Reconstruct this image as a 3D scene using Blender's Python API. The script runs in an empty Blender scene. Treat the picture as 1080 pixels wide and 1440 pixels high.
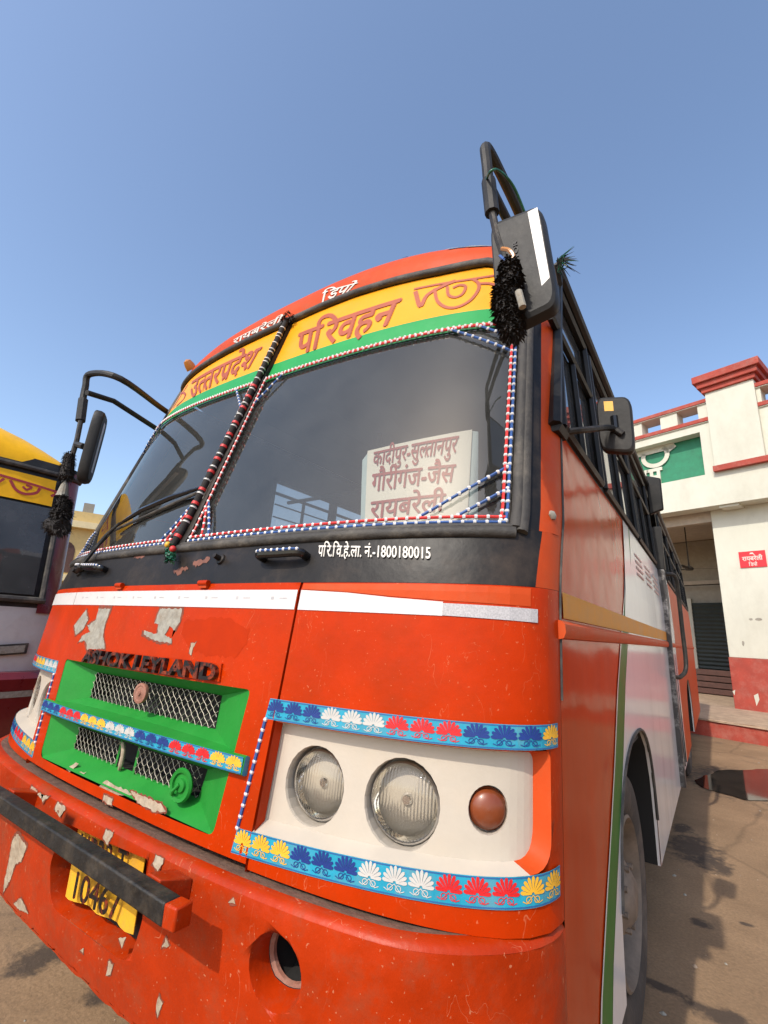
import bpy, bmesh, math, random
import numpy as np
from mathutils import Vector, Matrix
random.seed(7)
S = bpy.context.scene
COL = S.collection
# ------------------------------------------------------------------ camera
CAM = [0.6120097, 0.2544151, 0.0529926, 1.55139411, -0.90168325, 1.34721446, 655.4166]
def Rm(yaw, pitch, roll):
    cy, sy = np.cos(yaw), np.sin(yaw); cp, sp = np.cos(pitch), np.sin(pitch); cr, sr = np.cos(roll), np.sin(roll)
    fwd = np.array([-sy*cp, cy*cp, sp]); right = np.array([cy, sy, 0.]); up = np.cross(right, fwd)
    return np.array([right*cr+up*sr, -right*sr+up*cr, fwd])
R = Rm(*CAM[:3]); CP = np.array(CAM[3:6]); F = CAM[6]
cam_d = bpy.data.cameras.new('camera'); cam = bpy.data.objects.new('camera', cam_d); COL.objects.link(cam)
cam_d.sensor_fit = 'VERTICAL'; cam_d.sensor_height = 36; cam_d.lens = F/1440*36
cam_d.clip_start = .02; cam_d.clip_end = 2000
M4 = Matrix(((R[0][0], R[1][0], -R[2][0], CP[0]), (R[0][1], R[1][1], -R[2][1], CP[1]), (R[0][2], R[1][2], -R[2][2], CP[2]), (0, 0, 0, 1)))
cam.matrix_world = M4
S.camera = cam
# ------------------------------------------------------------------ sky, sun, exposure
SUN_EL, SUN_AZ = math.radians(44), math.radians(183)      # azimuth measured from +Y clockwise; the sun stands in front of the bus
w = bpy.data.worlds.new('World'); S.world = w; w.use_nodes = True
nt = w.node_tree; bg = nt.nodes['Background']; sky = nt.nodes.new('ShaderNodeTexSky')
sky.sky_type = 'NISHITA'; sky.sun_disc = False; sky.sun_elevation = SUN_EL; sky.sun_rotation = SUN_AZ
sky.air_density = 1.0; sky.dust_density = 1.8; sky.ozone_density = 1.5
nt.links.new(sky.outputs[0], bg.inputs[0]); bg.inputs[1].default_value = .15
sl = bpy.data.lights.new('sun', 'SUN'); sl.energy = 2.0; sl.angle = math.radians(.6); sl.color = (1, .93, .82)
so = bpy.data.objects.new('sun', sl); COL.objects.link(so)
sd = Vector((math.sin(SUN_AZ)*math.cos(SUN_EL), math.cos(SUN_AZ)*math.cos(SUN_EL), math.sin(SUN_EL)))
so.rotation_euler = sd.to_track_quat('Z', 'Y').to_euler(); so.location = (-6, -12, 14)
S.view_settings.view_transform = 'Standard'; S.view_settings.look = 'None'; S.view_settings.exposure = 0.78; S.view_settings.gamma = 1
S.cycles.max_bounces = 8; S.cycles.transparent_max_bounces = 16; S.cycles.caustics_reflective = False; S.cycles.caustics_refractive = False

# ------------------------------------------------------------------ measuring helpers
def ray(px, py): return np.array([(px-540)/F, -(py-720)/F, 1.]) @ R
def onx(px, py, x): d = ray(px, py); return CP+d*(x-CP[0])/d[0]
def ony(px, py, y): d = ray(px, py); return CP+d*(y-CP[1])/d[1]
def onz(px, py, z): d = ray(px, py); return CP+d*(z-CP[2])/d[2]
def proj(P):
    d = (np.asarray(P)-CP) @ R.T
    return np.array([540+F*d[0]/d[2], 720-F*d[1]/d[2]])
# ------------------------------------------------------------------ bus front surface: s runs round the plan curve, z up
HW = 1.25
_t = np.linspace(0, np.pi/2, 3001); _b, _p = .30, 2.6
PX_ = HW*np.sin(_t)**(2/_p); PA_ = _b*(1-np.cos(_t)**(2/_p))
PS_ = np.concatenate([[0], np.cumsum(np.hypot(np.diff(PX_), np.diff(PA_)))])
SMAX = float(PS_[-1])
Z0 = [.40, .50, .65, .775, .80, .8149, .815, 1.19, 1.45, 1.53, 1.63, 1.66, 2.80, 2.95, 3.2]
Y0 = [-.09, -.112, -.13, -.133, -.127, -.127, -.07, -.035, -.01, .01, .045, .06, .415, .46, .5]
def taper(z): return 1-.05*min(max((z-1.65)/1.1, 0), 1.3)
def Pb(s, z):
    q = abs(s); x = float(np.interp(q, PS_, PX_)); a = float(np.interp(q, PS_, PA_))
    if q > SMAX: a = _b+q-SMAX
    y = float(np.interp(z, Z0, Y0))
    if z < .815:
        k = min(max((q-1.0)/.33, 0), 1); k = k*k*(3-2*k); y = y*(1-k)+(-.072-.04*(.815-z))*k
    return np.array([math.copysign(x, s)*taper(z), y+a, z])
def yside(z): return float(Pb(SMAX, z)[1])
def nrm(f, s, z):
    a = f(s+1e-3, z)-f(s-1e-3, z); b = f(s, z+1e-3)-f(s, z-1e-3)
    n = np.cross(a, b); return n/np.linalg.norm(n)
def Pf(s, z, off=0.):
    p = Pb(s, z)
    if off: p = p+nrm(Pb, s, z)*off
    return p
def at(px, py, off=0., s=.5, z=None):
    if z is None: z = 1.9 if py < 790 else 1.1
    tgt = np.array([px, py])
    for it in range(60):
        f = proj(Pf(s, z, off))-tgt
        js = (proj(Pf(s+1e-4, z, off))-tgt-f)/1e-4; jz = (proj(Pf(s, z+1e-4, off))-tgt-f)/1e-4
        try: d = np.linalg.solve(np.stack([js, jz], 1)+1e-9*np.eye(2), f)
        except Exception: break
        d = np.clip(d, -.12, .12); s -= d[0]; z -= d[1]
        if abs(f).max() < .02: break
    return (float(s), float(z))
def ats(l, off=0.): return [at(x, y, off) for x, y in l]
def Ps(y, z, off=0.): return np.array([HW*taper(z)+off, y, z])          # door side of the bus
def Pl(y, z, off=0.): return np.array([-HW*taper(z)-off, y, z])
def sidepx(l): return [tuple(onx(x, y, HW)[1:]) for x, y in l]

# ------------------------------------------------------------------ materials
def nodes(name):
    m = bpy.data.materials.new(name); m.use_nodes = True
    return m, m.node_tree, m.node_tree.nodes['Principled BSDF']
def mat(name, col, rough=.5, metal=0., var=.25, scale=8., dirt=None, dirt_amt=.35, dscale=3., bump=.0, bscale=60., coat=0., stretch=None, rvar=.15, spec=.5, scr=None, scr_amt=.5, dent=0.):
    m, t, b = nodes(name); L = t.links; N = t.nodes
    tc = N.new('ShaderNodeTexCoord'); src = tc.outputs['Object']
    if stretch:
        mp = N.new('ShaderNodeMapping'); mp.inputs['Scale'].default_value = stretch; L.new(src, mp.inputs[0]); src = mp.outputs[0]
    n1 = N.new('ShaderNodeTexNoise'); n1.inputs['Scale'].default_value = scale; n1.inputs['Detail'].default_value = 8; n1.inputs['Roughness'].default_value = .65
    L.new(src, n1.inputs['Vector'])
    r1 = N.new('ShaderNodeValToRGB'); c = np.array(col)
    r1.color_ramp.elements[0].position = .3; r1.color_ramp.elements[1].position = .7
    r1.color_ramp.elements[0].color = (*np.clip(c*(1-var), 0, 1), 1); r1.color_ramp.elements[1].color = (*np.clip(c*(1+var*.6), 0, 1), 1)
    L.new(n1.outputs[0], r1.inputs[0]); out = r1.outputs[0]
    if dirt:
        n2 = N.new('ShaderNodeTexNoise'); n2.inputs['Scale'].default_value = dscale; n2.inputs['Detail'].default_value = 10; n2.inputs['Roughness'].default_value = .7
        L.new(src, n2.inputs['Vector'])
        r2 = N.new('ShaderNodeValToRGB'); r2.color_ramp.elements[0].position = .48; r2.color_ramp.elements[1].position = .72
        r2.color_ramp.elements[0].color = (0, 0, 0, 1); r2.color_ramp.elements[1].color = (dirt_amt,)*3+(1,)
        L.new(n2.outputs[0], r2.inputs[0])
        mx = N.new('ShaderNodeMixRGB'); mx.inputs[2].default_value = (*dirt, 1); L.new(r2.outputs[0], mx.inputs[0]); L.new(out, mx.inputs[1]); out = mx.outputs[0]
    if scr:      # hairline scratches and crazing: iso-lines of a noise, patchy
        n4 = N.new('ShaderNodeTexNoise'); n4.inputs['Scale'].default_value = 7; n4.inputs['Detail'].default_value = 3; n4.inputs['Distortion'].default_value = 1.2
        mp2 = N.new('ShaderNodeMapping'); mp2.inputs['Scale'].default_value = (2.2, 2.2, .8); mp2.inputs['Rotation'].default_value = (0, .5, 0); L.new(tc.outputs['Object'], mp2.inputs[0]); L.new(mp2.outputs[0], n4.inputs['Vector'])
        r4 = N.new('ShaderNodeValToRGB'); e = r4.color_ramp.elements; e[0].position = .496; e[0].color = (0, 0, 0, 1); e[1].position = .5; e[1].color = (1, 1, 1, 1); e2 = e.new(.504); e2.color = (0, 0, 0, 1); L.new(n4.outputs[0], r4.inputs[0])
        n5 = N.new('ShaderNodeTexNoise'); n5.inputs['Scale'].default_value = 11; n5.inputs['Detail'].default_value = 4; L.new(tc.outputs['Object'], n5.inputs['Vector'])
        r5 = N.new('ShaderNodeValToRGB'); r5.color_ramp.elements[0].position = .54; r5.color_ramp.elements[1].position = .62; r5.color_ramp.elements[1].color = (scr_amt,)*3+(1,); L.new(n5.outputs[0], r5.inputs[0])
        ml_ = N.new('ShaderNodeMath'); ml_.operation = 'MULTIPLY'; L.new(r4.outputs[0], ml_.inputs[0]); L.new(r5.outputs[0], ml_.inputs[1])
        m4 = N.new('ShaderNodeMixRGB'); m4.inputs[2].default_value = (*scr, 1); L.new(ml_.outputs[0], m4.inputs[0]); L.new(out, m4.inputs[1]); out = m4.outputs[0]
        n6 = N.new('ShaderNodeTexNoise'); n6.inputs['Scale'].default_value = 130; n6.inputs['Detail'].default_value = 2; L.new(tc.outputs['Object'], n6.inputs['Vector'])
        r6 = N.new('ShaderNodeValToRGB'); r6.color_ramp.elements[0].position = .70; r6.color_ramp.elements[1].position = .74; r6.color_ramp.elements[1].color = (scr_amt*.8,)*3+(1,); L.new(n6.outputs[0], r6.inputs[0])
        m6 = N.new('ShaderNodeMixRGB'); m6.inputs[2].default_value = (*scr, 1); L.new(r6.outputs[0], m6.inputs[0]); L.new(out, m6.inputs[1]); out = m6.outputs[0]
    L.new(out, b.inputs['Base Color'])
    mr = N.new('ShaderNodeMapRange'); mr.inputs[3].default_value = max(rough-rvar, .02); mr.inputs[4].default_value = min(rough+rvar, 1)
    L.new(n1.outputs[0], mr.inputs[0]); L.new(mr.outputs[0], b.inputs['Roughness'])
    b.inputs['Metallic'].default_value = metal; b.inputs['Specular IOR Level'].default_value = spec
    if coat: b.inputs['Coat Weight'].default_value = coat; b.inputs['Coat Roughness'].default_value = .08
    if bump:
        n3 = N.new('ShaderNodeTexNoise'); n3.inputs['Scale'].default_value = bscale; n3.inputs['Detail'].default_value = 6; L.new(src, n3.inputs['Vector'])
        bp = N.new('ShaderNodeBump'); bp.inputs['Strength'].default_value = bump; bp.inputs['Distance'].default_value = .02
        L.new(n3.outputs[0], bp.inputs['Height']); L.new(bp.outputs[0], b.inputs['Normal'])
        if dent:
            nd = N.new('ShaderNodeTexNoise'); nd.inputs['Scale'].default_value = 4.5; nd.inputs['Detail'].default_value = 1.5; L.new(tc.outputs['Object'], nd.inputs['Vector'])
            bd_ = N.new('ShaderNodeBump'); bd_.inputs['Strength'].default_value = dent; bd_.inputs['Distance'].default_value = .05; L.new(nd.outputs[0], bd_.inputs['Height']); L.new(bd_.outputs[0], bp.inputs['Normal'])
    return m
def glass(name, tint=(.75, .8, .8), dust=.12, dustcol=(.35, .35, .33), ior=1.5, ribs=None, rough=.02, refl=(1, 1, 1)):
    m, t, b = nodes(name); N = t.nodes; L = t.links; N.remove(b); out = N['Material Output']
    tr = N.new('ShaderNodeBsdfTransparent'); tr.inputs[0].default_value = (*tint, 1)
    df = N.new('ShaderNodeBsdfDiffuse'); df.inputs[0].default_value = (*dustcol, 1)
    gl = N.new('ShaderNodeBsdfGlossy'); gl.inputs['Roughness'].default_value = rough; gl.inputs[0].default_value = (*refl, 1)
    fr = N.new('ShaderNodeFresnel'); fr.inputs[0].default_value = ior
    tc = N.new('ShaderNodeTexCoord'); no = N.new('ShaderNodeTexNoise'); no.inputs['Scale'].default_value = 2.5; no.inputs['Detail'].default_value = 9; no.inputs['Roughness'].default_value = .68
    L.new(tc.outputs['Object'], no.inputs['Vector'])
    mr = N.new('ShaderNodeMapRange'); mr.inputs[1].default_value = .3; mr.inputs[2].default_value = .75; mr.inputs[3].default_value = dust*.55; mr.inputs[4].default_value = dust*1.5
    L.new(no.outputs[0], mr.inputs[0])
    m1 = N.new('ShaderNodeMixShader'); L.new(mr.outputs[0], m1.inputs[0]); L.new(tr.outputs[0], m1.inputs[1]); L.new(df.outputs[0], m1.inputs[2])
    m2 = N.new('ShaderNodeMixShader'); L.new(fr.outputs[0], m2.inputs[0]); L.new(m1.outputs[0], m2.inputs[1]); L.new(gl.outputs[0], m2.inputs[2])
    L.new(m2.outputs[0], out.inputs[0])
    if ribs:
        wv = N.new('ShaderNodeTexWave'); wv.inputs['Scale'].default_value = ribs; wv.bands_direction = 'X'; L.new(tc.outputs['Object'], wv.inputs['Vector'])
        bp = N.new('ShaderNodeBump'); bp.inputs['Strength'].default_value = .4; bp.inputs['Distance'].default_value = .004
        L.new(wv.outputs[0], bp.inputs['Height']); L.new(bp.outputs[0], gl.inputs['Normal']); L.new(bp.outputs[0], fr.inputs['Normal'])
    return m
MT = {}
MT['orange'] = mat('orange_paint', (.46, .030, .0003), .36, var=.16, scale=5, dirt=(.30, .03, .003), dirt_amt=.55, dscale=9, bump=.05, bscale=35, spec=.11, scr=(.62, .22, .10), scr_amt=.5, dent=.12)
MT['orange2'] = mat('orange_paint_faded', (.52, .062, .010), .5, spec=.15, var=.14, scale=6, dirt=(.40, .12, .05), dirt_amt=.35, dscale=8, bump=.05, bscale=35)
MT['bumper'] = mat('bumper_orange', (.40, .028, .001), .40, var=.22, scale=6, dirt=(.24, .06, .025), dirt_amt=.55, dscale=14, bump=.12, bscale=30, spec=.2, scr=(.55, .25, .13), scr_amt=.7, dent=.18)
MT['overspray'] = mat('orange_overspray', (.40, .026, .0003), .5, spec=.1, var=.14, scale=12)
MT['side'] = mat('side_orange_gloss', (.50, .042, .002), .15, var=.2, scale=3, dirt=(.25, .1, .05), dirt_amt=.35, dscale=4, bump=.035, bscale=9, stretch=(1, 1, .16), rvar=.10, spec=.05, dent=.16)
MT['sidewhite'] = mat('side_white_gloss', (.72, .70, .68), .16, var=.08, scale=4, dirt=(.45, .40, .36), dirt_amt=.4, dscale=4, bump=.035, bscale=9, stretch=(1, 1, .3), rvar=.08, spec=.3)
MT['sidegreen'] = mat('side_green', (.02, .15, .02), .4, var=.2, spec=.15)
MT['sideyellow'] = mat('side_yellow', (.62, .24, .01), .45, var=.15, spec=.12)
MT['chip'] = mat('bare_filler', (.43, .35, .25), .9, var=.3, scale=45, dirt=(.25, .12, .06), dirt_amt=.8, dscale=30, bump=.1)
MT['chipgrey'] = mat('bare_grey_primer', (.32, .30, .25), .9, var=.3, scale=40, dirt=(.20, .15, .10), dirt_amt=.8, dscale=28, bump=.1)
MT['chiprim'] = mat('flaked_paint_edge', (.20, .045, .02), .8, var=.4, scale=60)
MT['dirt'] = mat('caked_dust', (.15, .085, .055), .95, var=.35, scale=30, bump=.3)
MT['green'] = mat('green_paint', (.018, .225, .03), .45, spec=.2, var=.14, scale=9, dirt=(.05, .25, .05), dirt_amt=.3, dscale=10, bump=.05)
MT['white'] = mat('cream_white_paint', (.50, .44, .36), .40, var=.06, scale=8, dirt=(.55, .45, .33), dirt_amt=.25, dscale=12, bump=.04)
MT['tape'] = mat('white_reflector_tape', (.62, .59, .57), .35, var=.08, scale=60, dirt=(.6, .55, .5), dirt_amt=.3, dscale=12)
MT['hatch'] = mat('grey_tape', (.46, .44, .44), .4, var=.3, scale=250)
MT['black'] = mat('worn_black_paint', (.012, .010, .009), .45, spec=.25, var=.4, scale=6, dirt=(.085, .06, .042), dirt_amt=.5, dscale=5, bump=.08, bscale=25)
MT['scuff'] = mat('scuffed_orange', (.17, .06, .035), .6, var=.4, scale=60)
MT['rubber'] = mat('old_rubber', (.045, .04, .035), .7, var=.4, scale=12, dirt=(.20, .17, .13), dirt_amt=.6, dscale=7, bump=.25, bscale=40)
MT['plastic'] = mat('black_plastic', (.022, .021, .020), .55, spec=.3, var=.3, scale=12, dirt=(.075, .068, .058), dirt_amt=.5, dscale=5, bump=.05)
MT['blackgloss'] = mat('black_gloss', (.008, .008, .009), .15, var=.2)
MT['steel'] = mat('worn_black_steel', (.018, .017, .016), .5, spec=.3, var=.5, scale=18, dirt=(.12, .09, .06), dirt_amt=.45, dscale=16, bump=.2, bscale=50)
MT['chrome'] = mat('chrome', (.85, .85, .87), .12, metal=1., var=.05)
MT['rust'] = mat('rusty_metal', (.28, .12, .08), .75, var=.4, scale=30, dirt=(.4, .26, .2), dirt_amt=.6, dscale=20)
MT['wire'] = mat('galvanised_wire', (.42, .38, .31), .5, metal=.3, var=.3, scale=40)
MT['frame'] = mat('black_window_frame', (.010, .0095, .009), .5, var=.4, spec=.25, dirt=(.05, .045, .04), dirt_amt=.4, dscale=8)
MT['mottled'] = mat('flaking_paint', (.05, .045, .042), .6, var=.4, scale=10, dirt=(.55, .52, .48), dirt_amt=1., dscale=9, bump=.2)
MT['dark'] = mat('dark_inside', (.012, .011, .010), .9, var=.3)
MT['interior'] = mat('interior_lining', (.04, .041, .041), .8, var=.2)
MT['seat'] = mat('seat_vinyl', (.10, .035, .03), .6, var=.2)
MT['yellow'] = mat('sun_strip_yellow', (.84, .33, .006), .4, spec=.25, var=.08, scale=4, dirt=(.6, .35, .1), dirt_amt=.25, dscale=6)
MT['stripgreen'] = mat('sun_strip_green', (.02, .29, .07), .4, spec=.25, var=.08, scale=4, dirt=(.1, .35, .15), dirt_amt=.25, dscale=6)
MT['letter'] = mat('brown_red_lettering', (.36, .065, .018), .5, var=.15)
MT['letterred'] = mat('dark_red_lettering', (.36, .03, .03), .6, var=.25, scale=40)
MT['fadedred'] = mat('faded_red_lettering', (.55, .30, .27), .5, var=.4, scale=60)
MT['letterwhite'] = mat('white_lettering', (.66, .62, .55), .5, var=.12, scale=40)
MT['letterblack'] = mat('black_lettering', (.010, .009, .009), .5, spec=.25, var=.3, scale=40, dirt=(.36, .05, .01), dirt_amt=1., dscale=34)
MT['paper'] = mat('cream_board', (.84, .82, .72), .7, var=.05)
MT['paleblue'] = mat('pale_blue_edge', (.45, .58, .60), .5, var=.08)
MT['cyan'] = mat('cyan_tape', (.01, .30, .44), .4, var=.2, scale=14, dirt=(.16, .24, .24), dirt_amt=.65, dscale=16)
MT['navy'] = mat('navy_print', (.008, .035, .20), .4, var=.2)
MT['pwhite'] = mat('pale_print', (.52, .50, .46), .4, var=.1)
MT['pred'] = mat('red_print', (.62, .012, .015), .4, var=.12)
MT['pyellow'] = mat('yellow_print', (.80, .42, .03), .4, var=.12)
MT['scroll'] = mat('blue_scroll_print', (.02, .11, .30), .4, var=.2)
MT['redcord'] = mat('red_cord', (.62, .03, .025), .5, var=.2, scale=50)
MT['bluecord'] = mat('blue_cord', (.03, .09, .28), .5, var=.2, scale=50)
MT['bead'] = mat('white_bead', (.66, .64, .63), .35, var=.05)
MT['amber'] = mat('brown_amber_lens', (.20, .042, .010), .35, var=.2, dirt=(.2, .08, .05), dirt_amt=.5, dscale=30, coat=.15)
MT['amber2'] = mat('amber_lens', (.45, .18, .03), .3, var=.15)
MT['reflector'] = mat('reflector_metal', (.95, .92, .86), .07, rvar=.04, metal=1., var=.12, scale=20)
MT['hair'] = mat('black_yarn', (.016, .012, .010), .85, var=.5, scale=60)
MT['greentinsel'] = mat('green_tinsel', (.015, .12, .06), .35, var=.4, scale=60)
MT['plate'] = mat('yellow_plate', (.80, .42, .02), .5, var=.1, dirt=(.45, .25, .08), dirt_amt=.5, dscale=14)
MT['tyre'] = mat('tyre_rubber', (.05, .042, .036), .85, var=.3, scale=14, dirt=(.17, .13, .1), dirt_amt=.7, dscale=6, bump=.15)
MT['rim'] = mat('dusty_rim', (.20, .15, .11), .7, var=.4, scale=14)
MT['glass'] = glass('windscreen_glass', (.82, .82, .80), .13, (.24, .24, .225), 1.85, refl=(.95, .90, .80))
MT['sideglass'] = glass('window_glass', (.20, .21, .21), .22, (.26, .265, .26), 1.5)
MT['farglass'] = glass('far_window_glass', (.62, .62, .60), .25, (.4, .4, .38), 1.5)
MT['lens'] = glass('headlamp_glass', (.98, .97, .94), .03, (.5, .47, .4), 1.5, ribs=42.)
MT['mirror'] = mat('mirror_glass', (.8, .82, .85), .03, metal=1., var=.02)
MT['maroon'] = mat('maroon_paint', (.16, .012, .014), .3, var=.2, coat=.3)
MT['buswhite'] = mat('dented_white_paint', (.60, .58, .56), .45, var=.12, scale=3, dirt=(.3, .25, .2), dirt_amt=.35, dscale=6, bump=.5, bscale=5)
MT['busyellow'] = mat('bus_yellow', (.90, .46, .01), .4, spec=.2, var=.1)
MT['wall'] = mat('cream_limewash', (.59, .58, .485), .85, var=.07, scale=2, dirt=(.36, .33, .25), dirt_amt=.35, dscale=1.6, bump=.08, stretch=(1, 1, .5), scr=(.3, .27, .2), scr_amt=.25)
MT['redtrim'] = mat('red_oxide_paint', (.36, .055, .035), .8, var=.2, scale=5, dirt=(.42, .22, .17), dirt_amt=.45, dscale=4, scr=(.5, .35, .28), scr_amt=.6)
MT['signgreen'] = mat('sign_green', (.02, .20, .10), .6, var=.25, scale=6)
MT['signred'] = mat('sign_red', (.62, .02, .03), .45, var=.08)
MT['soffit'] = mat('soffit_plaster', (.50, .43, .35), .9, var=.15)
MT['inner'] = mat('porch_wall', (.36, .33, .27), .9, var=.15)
MT['shutter'] = mat('dark_green_shutter', (.02, .03, .025), .5, var=.3)
MT['stone'] = mat('platform_stone', (.40, .29, .20), .9, var=.3, scale=6, dirt=(.2, .14, .1), dirt_amt=.5, dscale=9, bump=.3)
MT['wood'] = mat('brown_box', (.09, .04, .03), .7, var=.3)
MT['cream'] = mat('yellow_wash', (.62, .45, .19), .85, var=.1)
MT['creamband'] = mat('pale_yellow_band', (.75, .62, .36), .85, var=.1)

# ------------------------------------------------------------------ mesh builder
class MB:
    def __init__(s): s.v = []; s.f = []; s.m = []; s.mats = []
    def mi(s, m):
        if m not in s.mats: s.mats.append(m)
        return s.mats.index(m)
    def add(s, vs, fs, m):
        o = len(s.v); k = s.mi(m); s.v += [tuple(map(float, v)) for v in vs]
        for f in fs: s.f.append([i+o for i in f]); s.m.append(k)
        return s
    def quad(s, a, b, c, d, m): return s.add([a, b, c, d], [(0, 1, 2, 3)], m)
    def grid(s, rows, m, close=False):
        n = len(rows[0]); vs = [p for r in rows for p in r]; fs = []
        for i in range(len(rows)-1):
            for j in range(n if close else n-1):
                fs.append((i*n+j, i*n+(j+1) % n, (i+1)*n+(j+1) % n, (i+1)*n+j))
        return s.add(vs, fs, m)
    def box(s, lo, hi, m, fr=None):
        (a, b, c), (d, e, f) = lo, hi
        vs = [(a, b, c), (d, b, c), (d, e, c), (a, e, c), (a, b, f), (d, b, f), (d, e, f), (a, e, f)]
        if fr: vs = [fr(*v) for v in vs]
        return s.add(vs, [(3, 2, 1, 0), (4, 5, 6, 7), (0, 1, 5, 4), (1, 2, 6, 5), (2, 3, 7, 6), (3, 0, 4, 7)], m)
    def prism(s, poly, d, m):        # poly: 3D loop, d: extrude vector
        n = len(poly); d = np.array(d); p2 = [np.array(p)+d for p in poly]
        return s.add(list(poly)+p2, [tuple(range(n))[::-1], tuple(range(n, 2*n))]+[(i, (i+1) % n, n+(i+1) % n, n+i) for i in range(n)], m)
    def tube(s, pts, r, m, n=8, cap=True):
        pts = [np.array(p, float) for p in pts]; rr = r if isinstance(r, (list, tuple)) else [r]*len(pts)
        rows = []; up = None
        for i, p in enumerate(pts):
            t = pts[min(i+1, len(pts)-1)]-pts[max(i-1, 0)]; t = t/(np.linalg.norm(t)+1e-12)
            if up is None: up = np.array([0, 0, 1.]) if abs(t[2]) < .9 else np.array([1., 0, 0])
            a = np.cross(up, t); a /= np.linalg.norm(a)+1e-12; b = np.cross(t, a); up = b
            rows.append([p+(a*math.cos(2*math.pi*k/n)+b*math.sin(2*math.pi*k/n))*rr[i] for k in range(n)])
        s.grid(rows, m, True)
        if cap: s.add(rows[0], [tuple(range(n))[::-1]], m); s.add(rows[-1], [tuple(range(n))], m)
        return s
    def lathe(s, c, ax, prof, m, n=32):   # prof: (radius, height along ax)
        ax = np.array(ax, float); ax /= np.linalg.norm(ax); up = np.array([0, 0, 1.]) if abs(ax[2]) < .9 else np.array([1., 0, 0])
        a = np.cross(up, ax); a /= np.linalg.norm(a); b = np.cross(ax, a); c = np.array(c)
        rows = [[c+ax*h+(a*math.cos(2*math.pi*k/n)+b*math.sin(2*math.pi*k/n))*r for k in range(n)] for r, h in prof]
        return s.grid(rows, m, True)
    def ball(s, c, r, m, n=8, k=5):
        return s.lathe(c, (0, 0, 1), [(r*math.sin(math.pi*i/k)+1e-5, -r*math.cos(math.pi*i/k)) for i in range(k+1)], m, n)
    def build(s, name, parent=None, smooth=35, label=None, merge=True, bevel=0):
        me = bpy.data.meshes.new(name); off = np.zeros(3)
        if parent is not None: off = np.array(root_of(parent).location)
        me.from_pydata([tuple(np.array(v)-off) for v in s.v], [], s.f)
        for m in s.mats: me.materials.append(MT[m])
        me.polygons.foreach_set('material_index', s.m)
        if merge:
            bm = bmesh.new(); bm.from_mesh(me); bmesh.ops.remove_doubles(bm, verts=bm.verts, dist=2e-5)
            bm.to_mesh(me); bm.free()
        me.update()
        if smooth:
            me.shade_smooth(); me.set_sharp_from_angle(angle=math.radians(smooth))
        o = bpy.data.objects.new(name, me); COL.objects.link(o)
        if parent is not None: o.parent = parent
        if bevel:
            md = o.modifiers.new('bevel', 'BEVEL'); md.width = bevel; md.segments = 2; md.limit_method = 'ANGLE'; md.angle_limit = math.radians(40)
        if label: o['label'] = label
        return o
def root_of(o):
    while o.parent: o = o.parent
    return o
def thing(name, label, cat, loc=(0, 0, 0), group=None):
    o = bpy.data.objects.new(name, None); COL.objects.link(o); o.location = loc; o.empty_display_size = .2
    o['label'] = label; o['category'] = cat
    if group: o['group'] = group
    return o
def tag(o, label, cat, group=None):
    o['label'] = label; o['category'] = cat
    if group: o['group'] = group
    return o
# polygon cutting on a surface grid
def clip_half(poly, ax, val, keep_ge):
    out = []; n = len(poly)
    for i in range(n):
        a, b = poly[i], poly[(i+1) % n]; da = a[ax]-val; db = b[ax]-val
        if not keep_ge: da, db = -da, -db
        if da >= 0: out.append(a)
        if (da > 0 and db < 0) or (da < 0 and db > 0):
            t = da/(da-db); out.append((a[0]+(b[0]-a[0])*t, a[1]+(b[1]-a[1])*t))
    return out
def clip_line(poly, p, q, keep_left):
    out = []; n = len(poly); ex, ey = q[0]-p[0], q[1]-p[1]
    def d(a): v = ex*(a[1]-p[1])-ey*(a[0]-p[0]); return v if keep_left else -v
    for i in range(n):
        a, b = poly[i], poly[(i+1) % n]; da, db = d(a), d(b)
        if da >= -1e-12: out.append(a)
        if (da > 1e-12 and db < -1e-12) or (da < -1e-12 and db > 1e-12):
            t = da/(da-db); out.append((a[0]+(b[0]-a[0])*t, a[1]+(b[1]-a[1])*t))
    return out
def area(p): return .5*sum(p[i][0]*p[(i+1) % len(p)][1]-p[(i+1) % len(p)][0]*p[i][1] for i in range(len(p)))
def patch(mb, poly, m, surf=Pf, off=.0, ds=.05, dz=.05, holes=()):
    if area(poly) < 0: poly = poly[::-1]
    hs = [h if area(h) > 0 else h[::-1] for h in holes]
    x0, x1 = min(p[0] for p in poly), max(p[0] for p in poly); y0, y1 = min(p[1] for p in poly), max(p[1] for p in poly)
    i0, i1 = math.floor(x0/ds+1e-9), math.ceil(x1/ds-1e-9); j0, j1 = math.floor(y0/dz+1e-9), math.ceil(y1/dz-1e-9)
    for i in range(i0, i1):
        c1 = clip_half(clip_half(poly, 0, i*ds, True), 0, (i+1)*ds, False)
        if len(c1) < 3: continue
        for j in range(j0, j1):
            c = clip_half(clip_half(c1, 1, j*dz, True), 1, (j+1)*dz, False)
            if len(c) < 3 or abs(area(c)) < 1e-9: continue
            pcs = [c]
            for h in hs:
                new = []
                for pc in pcs:
                    rem = pc
                    for k in range(len(h)):
                        if len(rem) < 3: break
                        o_ = clip_line(rem, h[k], h[(k+1) % len(h)], False)
                        if len(o_) >= 3 and abs(area(o_)) > 1e-9: new.append(o_)
                        rem = clip_line(rem, h[k], h[(k+1) % len(h)], True)
                pcs = new
            for pc in pcs: mb.add([surf(a, b, off) for a, b in pc], [tuple(range(len(pc)))], m)
    return mb
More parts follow.
